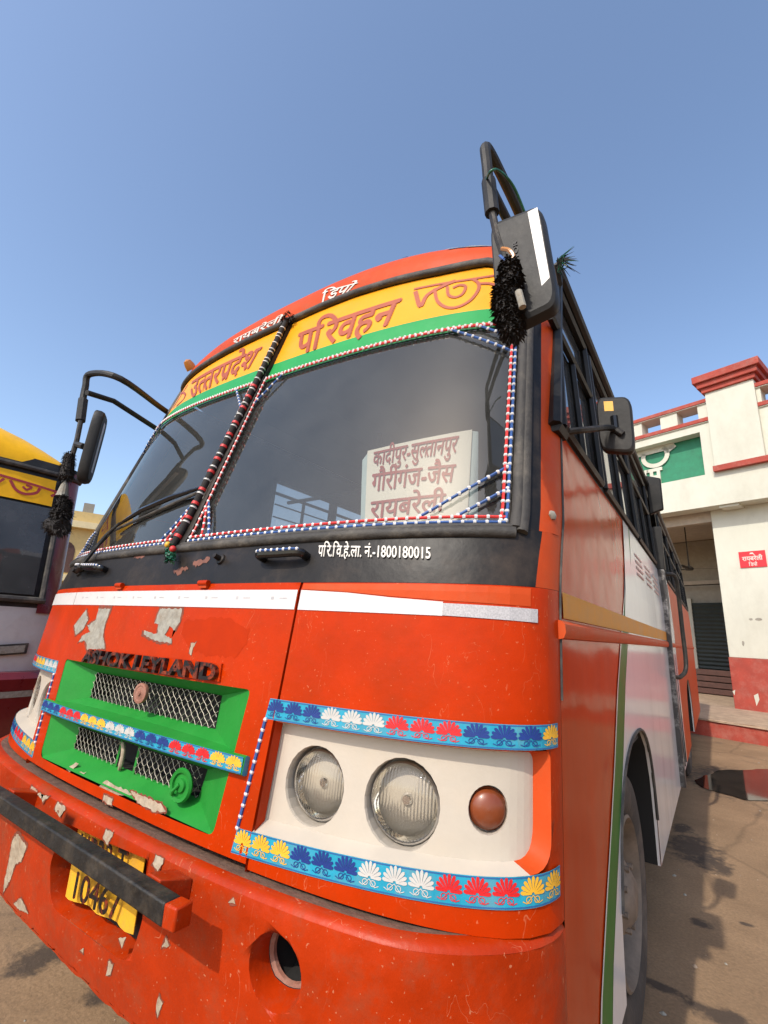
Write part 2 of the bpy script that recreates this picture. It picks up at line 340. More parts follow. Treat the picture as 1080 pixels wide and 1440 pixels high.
def rough(poly, amp=.004, step=.012, seed=0):
    rnd = random.Random(seed); out = []
    for i in range(len(poly)):
        a, b = poly[i], poly[(i+1) % len(poly)]; n = max(1, int(math.hypot(b[0]-a[0], b[1]-a[1])/step))
        for k in range(n):
            t = k/n; out.append((a[0]+(b[0]-a[0])*t+rnd.uniform(-amp, amp), a[1]+(b[1]-a[1])*t+rnd.uniform(-amp, amp)))
    return out
def chip(mb, poly, m, seed=0, off=.0006, step=.007, amp=.0026):
    cx = sum(p[0] for p in poly)/len(poly); cz = sum(p[1] for p in poly)/len(poly)
    grow = [(p[0]+(p[0]-cx)*.10+math.copysign(.0022, p[0]-cx), p[1]+(p[1]-cz)*.10+math.copysign(.0022, p[1]-cz)) for p in poly]
    patch(mb, rough(grow, amp*1.1, step, seed+500), 'chiprim', off=off)
    patch(mb, rough(poly, amp, step, seed), m, off=off+.0005)
def circ(c, r, n=24, rz=None): return [(c[0]+r*math.cos(2*math.pi*k/n), c[1]+(rz or r)*math.sin(2*math.pi*k/n)) for k in range(n)]
def ribbon(mb, pts, wd, m, surf=Pf, off=.003, ws=None, closed=False):
    pts = [np.array(p, float) for p in pts]; L, Rr = [], []
    for i, p in enumerate(pts):
        t = pts[min(i+1, len(pts)-1)]-pts[max(i-1, 0)]; t /= np.linalg.norm(t)+1e-12; n = np.array([-t[1], t[0]])
        h = (ws[i] if ws else wd)/2; L.append(p+n*h); Rr.append(p-n*h)
    rows = [[surf(*q, off) for q in L], [surf(*q, off) for q in Rr]]
    return mb.grid(rows, m)
def dens(pts, step):
    out = []
    for i in range(len(pts)-1):
        a, b = np.array(pts[i], float), np.array(pts[i+1], float); n = max(1, int(np.linalg.norm(b-a)/step))
        out += [a+(b-a)*k/n for k in range(n)]
    return out+[np.array(pts[-1], float)]
def spline(pts, n=8):
    P = [np.array(p, float) for p in pts]; P = [2*P[0]-P[1]]+P+[2*P[-1]-P[-2]]; out = []
    for i in range(1, len(P)-2):
        for k in range(n):
            t = k/n; a, b, c, d = P[i-1], P[i], P[i+1], P[i+2]
            out.append(.5*((2*b)+(c-a)*t+(2*a-5*b+4*c-d)*t*t+(3*b-a-3*c+d)*t**3))
    return out+[P[-2]]
# ------------------------------------------------------------------ lettering (glyph outlines turned to mesh)
def glyph(txt, bold=0., extrude=0.):
    cu = bpy.data.curves.new('lettering', 'FONT'); cu.body = txt; cu.offset = bold; cu.resolution_u = 3; cu.extrude = extrude
    o = bpy.data.objects.new('lettering', cu); COL.objects.link(o)
    bpy.context.view_layer.update(); dg = bpy.context.evaluated_depsgraph_get()
    me = bpy.data.meshes.new_from_object(o.evaluated_get(dg))
    vs = np.array([tuple(v.co) for v in me.vertices]) if len(me.vertices) else np.zeros((0, 3)); fs = [tuple(p.vertices) for p in me.polygons]
    bpy.data.objects.remove(o); bpy.data.curves.remove(cu); bpy.data.meshes.remove(me)
    return vs, fs
def half(vs, fs):            # half consonant: cut the right-hand stem away
    cut = vs[:, 0].max()-.17; nv = [tuple(v) for v in vs]; of = []; out = []
    for f in fs:
        p = [(nv[i][0], nv[i][1]) for i in f]; c = clip_half(p, 0, cut, False)
        if len(c) >= 3: k = len(out); out += [(a, b, 0.) for a, b in c]; of.append(tuple(range(k, k+len(c))))
    return np.array(out), of
_adv = {}
def advance(ch, bold):
    if (ch, bold) not in _adv:
        if ch == ' ': _adv[(ch, bold)] = .26
        else: _adv[(ch, bold)] = glyph(ch+'-', bold)[0][:, 0].max()-glyph('-', bold)[0][:, 0].max()
    return _adv[(ch, bold)]
def word(tokens, bold=.012, extrude=0.):
    """tokens: strings; '~x' = half form of x, '/x' = x with the slanting r stroke below"""
    V, Fc, x = [], [], 0.
    for t in tokens:
        for ch in t.lstrip('~/'):
            adv = advance(ch, bold if extrude else 0)
            if ch != ' ':
                for ci, (dx, dy) in enumerate(((0, 0), (1, 0), (-1, 0), (0, .8), (0, -.8)) if (bold and not extrude) else ((0, 0),)):
                    vs, fs = glyph(ch, bold if extrude else 0, extrude)
                    if t[0] == '~': adv = vs[:, 0].max()-.17-.02; vs, fs = half(vs, fs)
                    if not len(vs): continue
                    o = len(V); vs = vs.copy()
                    if t[0] == '/':
                        n = len(vs); xs = vs[:, 0].max(); st = np.array([[xs-.13, .24, 0], [xs-.13, .16, 0], [xs-.36, .02, 0], [xs-.40, .08, 0]])
                        vs = np.vstack([vs, st]); fs = list(fs)+[(n, n+1, n+2, n+3)]
                    vs[:, 0] += x+dx*bold
                    vs[:, 1] += dy*bold
                    if not extrude: vs[:, 2] = ci*.0003+len(Fc)*1e-7
                    V += [tuple(v) for v in vs]; Fc += [tuple(i+o for i in f) for f in fs]
            x += adv
    V = np.array(V); V[:, 0] -= V[:, 0].min()
    return V, Fc
_n = glyph('न')[0]; HEAD, BASE = float(_n[:, 1].max()), float(_n[:, 1].min())
def letter(mb, wf, quad, m, surf=Pf, off=.003, top=None, base=None, arc=0., depth=0.):
    """lay a word on a surface: quad = headline left, headline right, base right, base left in surface coordinates"""
    V, Fc = wf; W = V[:, 0].max(); top = HEAD if top is None else top; base = BASE if base is None else base
    q = [np.array(p, float) for p in quad]; out = []
    zmax = max(abs(V[:, 2]).max(), 1e-9)
    for x, y, z in V:
        u = x/W; v = (y-base)/(top-base)
        p = (q[3]*(1-u)+q[2]*u)*(1-v)+(q[0]*(1-u)+q[1]*u)*v
        if arc: p = p+np.array([0, arc*4*u*(1-u)])
        out.append(surf(p[0], p[1], off+(depth*(z/zmax+1)/2 if depth else z)))
    return mb.add(out, Fc, m)
LAT = dict(top=.69, base=0.)
# painted palmettes
def palmette(mb, c, w, h, m, surf=Pf, off=.003):
    cx, cz = c; n = 9
    for k in range(n):
        a = math.radians(-82+164*k/(n-1)); ln = h*(.62+.10*math.cos(a)); wd = w*.078
        dx, dz = math.sin(a), math.cos(a); bx, bz = cx, cz-h*.05
        pts = []
        for t, ww in ((.12, .25), (.45, .6), (.75, 1.), (.92, .8), (1., .0)):
            pts.append((t, ww))
        L = [(bx+dx*ln*t*w/h*.98-dz*wd*ww, bz+dz*ln*t+dx*wd*ww) for t, ww in pts]; Rr = [(bx+dx*ln*t*w/h*.98+dz*wd*ww, bz+dz*ln*t-dx*wd*ww) for t, ww in pts]
        poly = L+Rr[::-1][1:]
        mb.add([surf(*q, off) for q in poly], [tuple(range(len(poly)))], m)
    for sg in (-1, 1):
        pts = [(cx+sg*w*(.04+.13*math.cos(a))+sg*w*.16, cz-h*.24+h*.12*math.sin(a)) for a in np.linspace(-3.4, 2.3, 12)]
        ribbon(mb, pts, w*.035, m, surf, off)
        ribbon(mb, [(cx, cz-h*.08), (cx+sg*w*.12, cz-h*.2), (cx+sg*w*.3, cz-h*.38), (cx+sg*w*.5, cz-h*.30)], w*.035, m, surf, off)
def decal(mb, lo, hi, cols, surf=Pf, off=.0025, pitch0=0., flip=False):
    """band between two polylines (lists of surface points with equal length), palmettes in colour order"""
    lo = dens(lo, .03); hi = dens(hi, .03); n = min(len(lo), len(hi))
    def samp(l, t): i = t*(len(l)-1); k = min(int(i), len(l)-2); return l[k]+(l[k+1]-l[k])*(i-k)
    ts = np.linspace(0, 1, 40)
    mb.grid([[surf(*samp(lo, t), off) for t in ts], [surf(*samp(hi, t), off) for t in ts]], 'cyan')
    for fr, wd in ((.05, .05), (.95, .03)):
        ribbon(mb, [samp(lo, t)*(1-fr)+samp(hi, t)*fr for t in ts], .0025, 'scroll', surf, off+.0005)
    N = len(cols)
    for i, cname in enumerate(cols):
        t = (i+.5+pitch0)/N
        a, b = samp(lo, t), samp(hi, t); w = np.linalg.norm(samp(lo, min(1, t+.5/N))-samp(lo, max(0, t-.5/N))); h = np.linalg.norm(b-a)
        palmette(mb, tuple(a*.54+b*.46), w*.80, h*.80, cname, surf, off+.0012)
def beads(mb, pts3, cord, r=.0035, br=.0062, pitch=.028):
    pts = dens(pts3, .02); mb.tube(pts, r, cord, 6)
    acc = 0.
    for a, b in zip(pts[:-1], pts[1:]):
        L = np.linalg.norm(b-a)
        if L < 1e-9: continue
        while acc < L: mb.ball(a+(b-a)*acc/L, br, 'bead', 6, 4); acc += pitch
        acc -= L
def fluff(mb, spine, rad, n, ln, m, seed=0, droop=.3, th=.0022):
    rnd = random.Random(seed); sp = [np.array(p, float) for p in spine]
    for i in range(n):
        t = rnd.random()*(len(sp)-1); k = min(int(t), len(sp)-2); c = sp[k]+(sp[k+1]-sp[k])*(t-k)
        rr = rad[k]+(rad[min(k+1, len(rad)-1)]-rad[k])*(t-k)
        d = np.array([rnd.gauss(0, 1), rnd.gauss(0, 1), rnd.gauss(0, .7)]); d /= np.linalg.norm(d)
        a = c+d*rr*.55; e = c+d*rr*rnd.uniform(.82, 1.0)+np.array([0, 0, -droop*ln]); mid = (a+e)/2+np.array([rnd.uniform(-1, 1), rnd.uniform(-1, 1), rnd.uniform(0, 1)])*ln*.2
        sd_ = np.cross(d, [0, 0, 1.]); sd_ /= np.linalg.norm(sd_)+1e-9
        mb.add([a-sd_*th, a+sd_*th, mid+sd_*th*1.3, e, mid-sd_*th*1.3], [(0, 1, 2, 4), (4, 2, 3)], m)

# ================================================================== GROUND
g = MB()
gs = [-400, -60, -20, -8, -4, -2, 0, 1, 2, 3, 4, 6, 9, 14, 25, 60, 400]
m, t, b = nodes('yard_ground'); N = t.nodes; L = t.links
tc = N.new('ShaderNodeTexCoord')
def nz(scale, detail=8, rough_=.6, dist=0):
    n = N.new('ShaderNodeTexNoise'); n.inputs['Scale'].default_value = scale; n.inputs['Detail'].default_value = detail; n.inputs['Roughness'].default_value = rough_; n.inputs['Distortion'].default_value = dist
    L.new(tc.outputs['Object'], n.inputs['Vector']); return n
def ramp(src, a, b_, ca, cb):
    r = N.new('ShaderNodeValToRGB'); r.color_ramp.elements[0].position = a; r.color_ramp.elements[1].position = b_
    r.color_ramp.elements[0].color = (*ca, 1); r.color_ramp.elements[1].color = (*cb, 1); L.new(src.outputs[0], r.inputs[0]); return r
base = ramp(nz(1.2, 10, .65), .3, .72, (.205, .125, .066), (.37, .235, .13))
stain = ramp(nz(1.7, 9, .7, .6), .60, .70, (0, 0, 0), (.75, .75, .75))
mx = N.new('ShaderNodeMixRGB'); L.new(stain.outputs[0], mx.inputs[0]); L.new(base.outputs[0], mx.inputs[1]); mx.inputs[2].default_value = (.11, .075, .055, 1)
fine = ramp(nz(70, 6, .7), .35, .7, (.75, .75, .75), (1.1, 1.1, 1.1))
mu = N.new('ShaderNodeMixRGB'); mu.blend_type = 'MULTIPLY'; mu.inputs[0].default_value = 1; L.new(mx.outputs[0], mu.inputs[1]); L.new(fine.outputs[0], mu.inputs[2])
vo = N.new('ShaderNodeTexVoronoi'); vo.feature = 'DISTANCE_TO_EDGE'; vo.inputs['Scale'].default_value = .55
wn = nz(3, 6, .6); mxv = N.new('ShaderNodeMixRGB'); mxv.inputs[0].default_value = .12; L.new(tc.outputs['Object'], mxv.inputs[1]); L.new(wn.outputs['Color'], mxv.inputs[2]); L.new(mxv.outputs[0], vo.inputs['Vector'])
crk = ramp(vo, .0, .012, (.35, .35, .35), (1, 1, 1))
mc = N.new('ShaderNodeMixRGB'); mc.blend_type = 'MULTIPLY'; mc.inputs[0].default_value = .4; L.new(mu.outputs[0], mc.inputs[1]); L.new(crk.outputs[0], mc.inputs[2])
last = mc.outputs[0]; wob = nz(14, 8, .7); sep = N.new('ShaderNodeSeparateXYZ'); L.new(tc.outputs['Object'], sep.inputs[0])
def mth(op, a_, b_=None):
    n = N.new('ShaderNodeMath'); n.operation = op
    for k, v in enumerate((a_, b_)):
        if v is None: continue
        if isinstance(v, (int, float)): n.inputs[k].default_value = v
        else: L.new(v, n.inputs[k])
    return n.outputs[0]
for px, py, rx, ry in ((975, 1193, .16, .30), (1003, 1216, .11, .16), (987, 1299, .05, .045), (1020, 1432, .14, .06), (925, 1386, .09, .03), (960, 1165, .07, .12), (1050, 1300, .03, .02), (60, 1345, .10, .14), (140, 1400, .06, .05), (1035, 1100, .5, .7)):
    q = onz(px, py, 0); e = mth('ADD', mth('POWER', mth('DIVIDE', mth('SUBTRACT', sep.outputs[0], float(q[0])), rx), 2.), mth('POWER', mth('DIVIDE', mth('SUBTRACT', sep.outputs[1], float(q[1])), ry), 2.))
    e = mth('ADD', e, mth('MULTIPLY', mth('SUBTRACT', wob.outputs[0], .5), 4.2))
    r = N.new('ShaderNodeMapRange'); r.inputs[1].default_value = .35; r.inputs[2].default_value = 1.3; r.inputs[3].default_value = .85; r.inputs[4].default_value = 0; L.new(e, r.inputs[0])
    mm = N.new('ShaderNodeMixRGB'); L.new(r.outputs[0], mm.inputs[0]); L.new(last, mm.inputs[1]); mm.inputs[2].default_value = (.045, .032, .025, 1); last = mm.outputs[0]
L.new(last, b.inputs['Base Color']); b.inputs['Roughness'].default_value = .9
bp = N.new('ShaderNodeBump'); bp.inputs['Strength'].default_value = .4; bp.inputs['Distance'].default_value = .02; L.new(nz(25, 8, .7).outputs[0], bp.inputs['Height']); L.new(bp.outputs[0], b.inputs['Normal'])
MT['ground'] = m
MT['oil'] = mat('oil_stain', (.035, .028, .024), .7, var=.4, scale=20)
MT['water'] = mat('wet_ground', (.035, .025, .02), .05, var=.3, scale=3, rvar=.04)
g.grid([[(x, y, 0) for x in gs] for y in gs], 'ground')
def gpoly(px, seed, amp=.02, step=.04):
    return rough([tuple(onz(x, y, 0)[:2]) for x, y in px], amp, step, seed)
flat = lambda x, y, off=0.: np.array([x, y, off])
go = g.build('ground', smooth=0, merge=False); go['kind'] = 'structure'
pb0 = MB(); rp_ = random.Random(11)
for i in range(900):
    x, y_ = rp_.uniform(-2.5, 5), rp_.uniform(-1.5, 8.6); r_ = rp_.choice((.004, .006, .006, .009, .014)); a = rp_.uniform(0, 6)
    pts = [(x+r_*math.cos(a+k*1.05)*rp_.uniform(.6, 1.1), y_+r_*math.sin(a+k*1.05)*rp_.uniform(.6, 1.1), .001) for k in range(6)]
    pb0.add(pts+[(x, y_, r_*.7)], [(k, (k+1) % 6, 6) for k in range(6)], 'stone' if i % 3 else 'chipgrey')
po_ = pb0.build('grit', smooth=0, merge=False); po_['kind'] = 'stuff'
pd = MB(); patch(pd, gpoly([(976, 1098), (1010, 1084), (1085, 1082), (1100, 1128), (1050, 1126), (1012, 1116), (985, 1108)], 5, .015, .1), 'water', flat, .006, .4, .4)
po = pd.build('puddle', smooth=0); po['kind'] = 'structure'

# ================================================================== BUS
BUS = thing('bus', 'orange, white and green bus with painted front, filling the centre of the picture', 'bus', (0, 0, 0))
seamR = [at(424.5, 821), at(318, 1212)]; SR_T, SR_B = seamR[0], (seamR[1][0], .815)
def seam(z, sg=1, g_=0.): return sg*(SR_B[0]+(SR_T[0]-SR_B[0])*(z-.815)/(1.47-.815)+g_)
COWL = 1.468
# -- front panels with headlamp recess
HL = [at(377, 1014), at(774, 1053), at(776, 1220), at(338, 1166)]          # recess opening TL TR BR BL
HL = [(HL[0][0], 1.124), (HL[1][0], 1.126), (HL[2][0], .914), (HL[3][0], .886)]
def rnd_poly(p, rs, n=6):
    out = []
    for i in range(len(p)):
        a, b, c = np.array(p[i-1]), np.array(p[i]), np.array(p[(i+1) % len(p)]); r = rs[i]
        u = (a-b)/np.linalg.norm(a-b); v = (c-b)/np.linalg.norm(c-b)
        if r <= 0: out.append(tuple(b)); continue
        for k in range(n+1):
            t = k/n; out.append(tuple((b+u*r)*(1-t)**2+2*b*t*(1-t)+(b+v*r)*t*t))
    return out
HLp = rnd_poly(HL, [.01, .02, .055, .015]); HLf = rnd_poly([(HL[0][0]+.022, 1.118), (HL[1][0]-.014, 1.119), (HL[2][0]-.014, .926), (HL[3][0]+.026, .908)], [.01, .025, .06, .02])
def densp(A, B, step=.04):
    a2, b2 = [], []
    for i in range(len(A)):
        j = (i+1) % len(A); p, q, u, v = (np.array(t_) for t_ in (A[i], A[j], B[i], B[j])); n = max(1, int(np.linalg.norm(q-p)/step))
        for k in range(n): a2.append(tuple(p+(q-p)*k/n)); b2.append(tuple(u+(v-u)*k/n))
    return a2, b2
HLp, HLf = densp(HLp, HLf)
REC = -.036
l1, l2, l3 = at(441, 1104, REC), at(564, 1130, REC), at(687, 1139, REC)
lamps = [(l1, .083, .072), (l2, .088, .077), (l3, .045, .037)]
def mir(l, sg): return [(sg*a, b) for a, b in l]
chips_front = [([(105, 880), (122, 858), (125, 872), (118, 885), (108, 893)], 'chipgrey'),
               ([(140, 856), (157, 856), (148, 880), (146, 893), (149, 912), (124, 914), (121, 900), (112, 903), (118, 893), (128, 889), (124, 880), (136, 872)], 'chipgrey'),
               ([(226, 856), (257, 856), (254, 874), (246, 888), (240, 880), (232, 893), (242, 898), (242, 904), (225, 903), (203, 893), (204, 886), (222, 892), (224, 878), (219, 876)], 'chipgrey'),
               ([(270, 905), (278, 903), (272, 911), (270, 922), (267, 918)], 'chip')]
for sg in (1, -1):
    mb = MB()
    poly = [(seam(.815, sg, .004), .815), (sg*(SMAX-.002), .815), (sg*(SMAX-.002), COWL), (seam(COWL, sg, .004), COWL)]
    # plain faces; the headlamp opening is cut out
    patch(mb, poly, 'orange', holes=[mir(HLp, sg)])
    # recess walls: inner edges cream, outer flange orange
    A, B = mir(HLp, sg), mir(HLf, sg)
    n = len(A)
    for i in range(n):
        j = (i+1) % n
        outer = abs(A[i][0]) > 1.22 and abs(A[j][0]) > 1.22
        fc = [Pf(*A[i]), Pf(*A[j]), Pf(*B[j], REC), Pf(*B[i], REC)]
        mb.add(fc if sg > 0 else fc[::-1], [(0, 1, 2, 3)], 'orange2' if outer else 'white')
    # edge return along the bonnet gap
    zs = np.linspace(.815, COWL, 12); rows = [[Pf(seam(z, sg, .004), z) for z in zs], [Pf(seam(z, sg, .004), z, -.03) for z in zs]]
    mb.grid(rows, 'orange')
    fp = mb.build('front_panel', BUS)
    hp = MB(); patch(hp, B, 'white', off=REC, ds=.02, dz=.03, holes=[circ((sg*c[0], c[1]), r) for c, r, _ in lamps])
    for (c, r, rl) in lamps:
        ring = circ((sg*c[0], c[1]), r, 24); ring2 = circ((sg*c[0]+.001, c[1]), r*.985, 24)
        dp = .045 if r > .06 else .03
        rows = [[Pf(*q, REC) for q in ring], [Pf(*q, REC-.006) for q in ring2], [Pf(*q, REC-dp) for q in ring2]]
        hp.grid(rows, 'white', True)
        hp.add(rows[-1], [tuple(range(24))], 'white')
    hb = hp.build('headlight_panel', fp, smooth=0, label='cream recessed panel round the headlamps')
    for (c, r, rl) in lamps:
        cc = Pf(sg*c[0], c[1], REC-(.044 if r > .06 else .024)); nn = nrm(Pb, sg*c[0], c[1])
        if r > .06:
            nn = nn*.0+np.array([nn[0]*.8, nn[1], 0]); nn /= np.linalg.norm(nn)
            h = MB(); h.lathe(cc, nn, [(rl+.004, .0), (rl+.004, .018), (rl, .022), (rl*.985, .018)], 'chrome', 36)
            h.lathe(cc, nn, [(rl*.985, .016), (rl*.8, -.012), (rl*.5, -.03), (rl*.15, -.038), (.0005, -.038)], 'reflector', 36)
            h.lathe(cc-nn*.03, nn, [(.013, 0), (.013, .03), (.009, .036), (.0005, .036)], 'chrome', 16)
            ho = h.build('headlight', fp)
            g2 = MB(); g2.lathe(cc, nn, [(rl*.99, .019), (rl*.85, .028), (rl*.55, .036), (rl*.25, .040), (.0005, .041)], 'lens', 36); g2.build('lens', ho)if False else g2.build('headlight_lens', fp)
        else:
            h = MB(); h.lathe(cc, nn, [(rl+.003, -.003), (rl+.003, .008), (rl, .010), (rl*.97, .018), (rl*.8, .025), (rl*.4, .030), (.0005, .031)], 'amber', 28); h.build('indicator_lamp', fp)
    # palmette tape above and below the lamps
    dm = MB(); K = {'n': 'navy', 'w': 'pwhite', 'r': 'pred', 'y': 'pyellow'}
    top_l = [(sg*.606, 1.126), (sg*.95, 1.127), (sg*1.335, 1.129)]; top_h = [(sg*.613, 1.174), (sg*.95, 1.175), (sg*1.335, 1.177)]
    bot_l = [(sg*.572, .835), (sg*.9, .848), (sg*1.335, .864)]; bot_h = [(sg*.580, .886), (sg*.9, .899), (sg*1.335, .916)]
    decal(dm, top_l, top_h, [K[c] for c in ('nnnwwwrrrnnny' if sg > 0 else 'wwwyyyrrrnnnw')], off=.002)
    decal(dm, bot_l, bot_h, [K[c] for c in ('yyynnnwwwrrryy' if sg > 0 else 'yyyrrrnnnwwwyy')], off=.002)
    dm.build('palmette_tape', fp, smooth=0, merge=False)
    bd = MB(); beads(bd, [Pf(sg*HL[0][0]-.006*sg, HL[0][1], .004), Pf(sg*HL[3][0]-.006*sg, HL[3][1], .004)], 'bluecord', .0045, .006, .024); bd.build('bead_trim', fp, label='blue cord with white beads beside the lamps')
    tp = MB()
    z1 = 1.448; z0 = 1.396
    if sg > 0:
        patch(tp, [(seam(z0)+.006, z0), (1.05, z0-.003), (1.05, z0+.029), (.92, z0+.036), (.80, z1-.006), (seam(z1)+.006, z1)], 'tape', off=.002)
        patch(tp, [(1.05, z0-.002), (1.268, z0-.008), (1.268, z0+.022), (1.05, z0+.026)], 'hatch', off=.0022)
        patch(tp, [(seam(z1)+.008, z1+.002), (.80, z1-.004), (.92, z0+.039), (1.05, z0+.032), (1.25, z0+.027), (1.25, COWL-.003), (seam(z1)+.008, COWL-.003)], 'orange2', off=.0012)
    else:
        patch(tp, mir([(seam(z0)+.006, z0), (1.30, z0), (1.30, z1), (seam(z1)+.006, z1)], -1), 'tape', off=.002)
    tp.build('reflector_tape', fp, smooth=0)
# -- bonnet
BN = MB()
gT, gB = 1.187, .852; gx = lambda z: .54-.036*(gT-z)/(gT-gB)
bon = [(-seam(.824, 1, -.002), .824), (seam(.824, 1, -.002), .824), (seam(COWL, 1, -.002), COWL), (-seam(COWL, 1, -.002), COWL)]
GR = [(-gx(gB), gB), (gx(gB), gB), (gx(gT), gT), (-gx(gT), gT)]
patch(BN, bon, 'orange', off=.002, holes=[rnd_poly(GR, [.03, .02, .015, .015], 4)])
for sg in (1, -1):
    zs = np.linspace(.815, COWL, 12); BN.grid([[Pf(seam(z, sg, -.002), z, .002) for z in zs], [Pf(seam(z, sg, -.002), z, -.03) for z in zs]], 'orange')
ss = np.linspace(-seam(.815), seam(.815), 24); BN.grid([[Pf(s_, .824, .002) for s_ in ss], [Pf(s_, .824, -.02) for s_ in ss]], 'orange')
for i, (px, mm) in enumerate(chips_front): chip(BN, ats(px), mm, i, .0026)
patch(BN, rough(ats([(262, 872), (320, 868), (352, 885), (350, 905), (330, 925), (290, 922), (268, 912), (255, 890)]), .005, .012, 9), 'overspray', off=.0025)
for i, px in enumerate([[(185, 1112), (205, 1120), (228, 1130), (235, 1142), (215, 1140), (196, 1128)], [(148, 1118), (160, 1122), (158, 1133), (146, 1126)]]):
    chip(BN, ats(px), 'chip', 20+i, .0026)
BONNET = BN.build('bonnet', BUS)
tp = MB(); patch(tp, [(-seam(z0)+.004, z0), (seam(z0)-.004, z0), (seam(z1)-.004, z1), (-seam(z1)+.004, z1)], 'tape', off=.004)
for k in range(9):
    x = -.56+k*.14
    tp.add([Pf(x+a, 1.425+b_, .0045) for a, b_ in ((-.005, -.004), (.005, -.004), (.005, .004), (-.005, .004))], [(0, 1, 2, 3)], 'hatch')
    tp.add([Pf(x+.04+a, 1.425+b_, .0045) for a, b_ in ((-.014, -.0015), (.014, -.0015), (.014, .0015), (-.014, .0015))], [(0, 1, 2, 3)], 'hatch')
tp.build('reflector_tape', BONNET, smooth=0)
# grille: green tray, mesh, middle bar
GM = MB(); D1 = -.055
def rect(x0, x1, za, zb): return [(x0, za), (x1, za), (x1, zb), (-x0 if False else x0, zb)]
up = [(-.373, 1.068), (.373, 1.068), (.373, 1.156), (-.373, 1.156)]
lo_ = [(-.385, .897), (.36, .897), (.375, .968), (-.385, .968)]
def loft(mb, A, offA, B, offB, m):
    n = len(A)
    for i in range(n):
        j = (i+1) % n; mb.add([Pf(*A[i], offA), Pf(*A[j], offA), Pf(*B[j], offB), Pf(*B[i], offB)], [(0, 1, 2, 3)], m)
zm0, zm1 = .995, 1.039
loft(GM, [(-gx(1.03), 1.03), (gx(1.03), 1.03), (gx(gT), gT), (-gx(gT), gT)], .001, up, D1, 'green')
loft(GM, [(-gx(gB), gB), (gx(gB), gB), (gx(1.0), 1.0), (-gx(1.0), 1.0)], .001, lo_, D1, 'green')
for i, px in enumerate([[(136, 1110), (150, 1097), (178, 1110), (192, 1118), (170, 1119), (146, 1116)], [(95, 1082), (108, 1072), (112, 1074), (99, 1086)], [(110, 1085), (124, 1085), (118, 1090)], [(192, 1125), (218, 1128), (204, 1133)]]):
    patch(GM, rough(ats(px, -.018), .003, .012, 40+i), 'chip', off=-.014, ds=.1, dz=.1)
GS = GM.build('grille_surround', BONNET, label='green sloping grille tray')
mbm = MB(); mb_ = (.0075, -.002); dmx = MB()
def meshfill(mb, poly, off, pitch=.030, wd=.0018):
    x0, x1 = min(p[0] for p in poly), max(p[0] for p in poly); za, zb = min(p[1] for p in poly), max(p[1] for p in poly); H = zb-za
    for sg in (1, -1):
        k = x0-H
        while k < x1+H:
            a, b = (k, za), (k+sg*H*1.15, zb)
            ts = sorted([max(0., min(1., (x-a[0])/(b[0]-a[0]))) for x in (x0, x1)])
            if ts[1]-ts[0] > .02:
                p = [np.array(a)+(np.array(b)-np.array(a))*t for t in np.linspace(ts[0], ts[1], 9)]
                q = [Pf(*v, off+(.0012*(1 if (i_ % 2) else -1)*sg)) for i_, v in enumerate(p)]
                mb.tube(q, wd/2, 'wire', 4, False)
            k += pitch
meshfill(mbm, up, D1+.004); mbm.build('grille_mesh', BONNET); mslot = (-.075, .035)
mbm = MB(); meshfill(mbm, [(-.385, .897), (mslot[0], .897), (mslot[0], .968), (-.385, .968)], D1+.004); mbm.build('grille_mesh', BONNET); mbm = MB(); meshfill(mbm, [(mslot[1], .897), (.36, .897), (.36, .968), (mslot[1], .968)], D1+.004)
mbm.build('grille_mesh', BONNET)
bk = MB(); patch(bk, [(-.42, .86), (.42, .86), (.42, 1.18), (-.42, 1.18)], 'dark', off=D1-.07, ds=.2, dz=.2)
loft(bk, up, D1, up, D1-.07, 'dark'); loft(bk, lo_, D1, lo_, D1-.07, 'dark')
for x in mslot: bk.add([Pf(x-.006, .895, D1+.002), Pf(x+.006, .895, D1+.002), Pf(x+.006, .97, D1+.002), Pf(x-.006, .97, D1+.002)], [(0, 1, 2, 3)], 'green')
bk.build('radiator_cavity', BONNET)
br = MB(); W_ = .580
prof = [(zm1-.004, .002), (zm1, .010), (zm1-.003, .018), (zm0+.004, .020), (zm0, .014), (zm0-.002, -.03)]
ss = np.linspace(-W_, W_, 40)
br.grid([[Pf(s_, 1.052, -.045) for s_ in ss if abs(s_) < .6]]+[[Pf(s_, z, o) for s_ in ss] for z, o in prof], 'green')
for sg in (-1, 1):
    loop = [Pf(sg*W_, z, o) for z, o in prof]; br.add(loop, [tuple(range(len(loop)))], 'cyan')
GB = br.build('grille_bar', BONNET, label='green bar across the grille with palmette tape')
dm = MB(); decal(dm, [(-W_+.003, zm0+.004), (0, zm0+.004), (W_-.003, zm0+.004)], [(-W_+.003, zm1-.003), (0, zm1-.003), (W_-.003, zm1-.003)], [K[c] for c in 'nnnrrryyywwwnnnrrryy'], off=.0215); dm.build('palmette_tape', GB, smooth=0, merge=False)
# badge, lock disc, hook, cap
bd = MB()
q = [at(120, 913, .02), at(305, 934, .02), at(302, 957, .02), at(114, 930, .02)]
patch(bd, [(q[3][0]-.004, q[3][1]-.002), (q[2][0]+.004, q[2][1]-.002), (q[1][0]+.004, q[1][1]+.003), (q[0][0]-.004, q[0][1]+.003)], 'orange', off=.008)
A = [(q[3][0]-.004, q[3][1]-.002), (q[2][0]+.004, q[2][1]-.002), (q[1][0]+.004, q[1][1]+.003), (q[0][0]-.004, q[0][1]+.003)]
loft(bd, A, .0, A, .008, 'orange')
letter(bd, word(['ASHOK', ' ', 'LEYLAND'], .035, .05), q, 'letterblack', off=.008, depth=.014, **LAT)
bd.build('badge_lettering', BONNET, label='black raised letters, paint worn to orange', smooth=30)
lk = MB(); c = Pf(*at(202, 975, -.01), -.004); nn = np.array([.08, -.99, .05]); nn /= np.linalg.norm(nn)
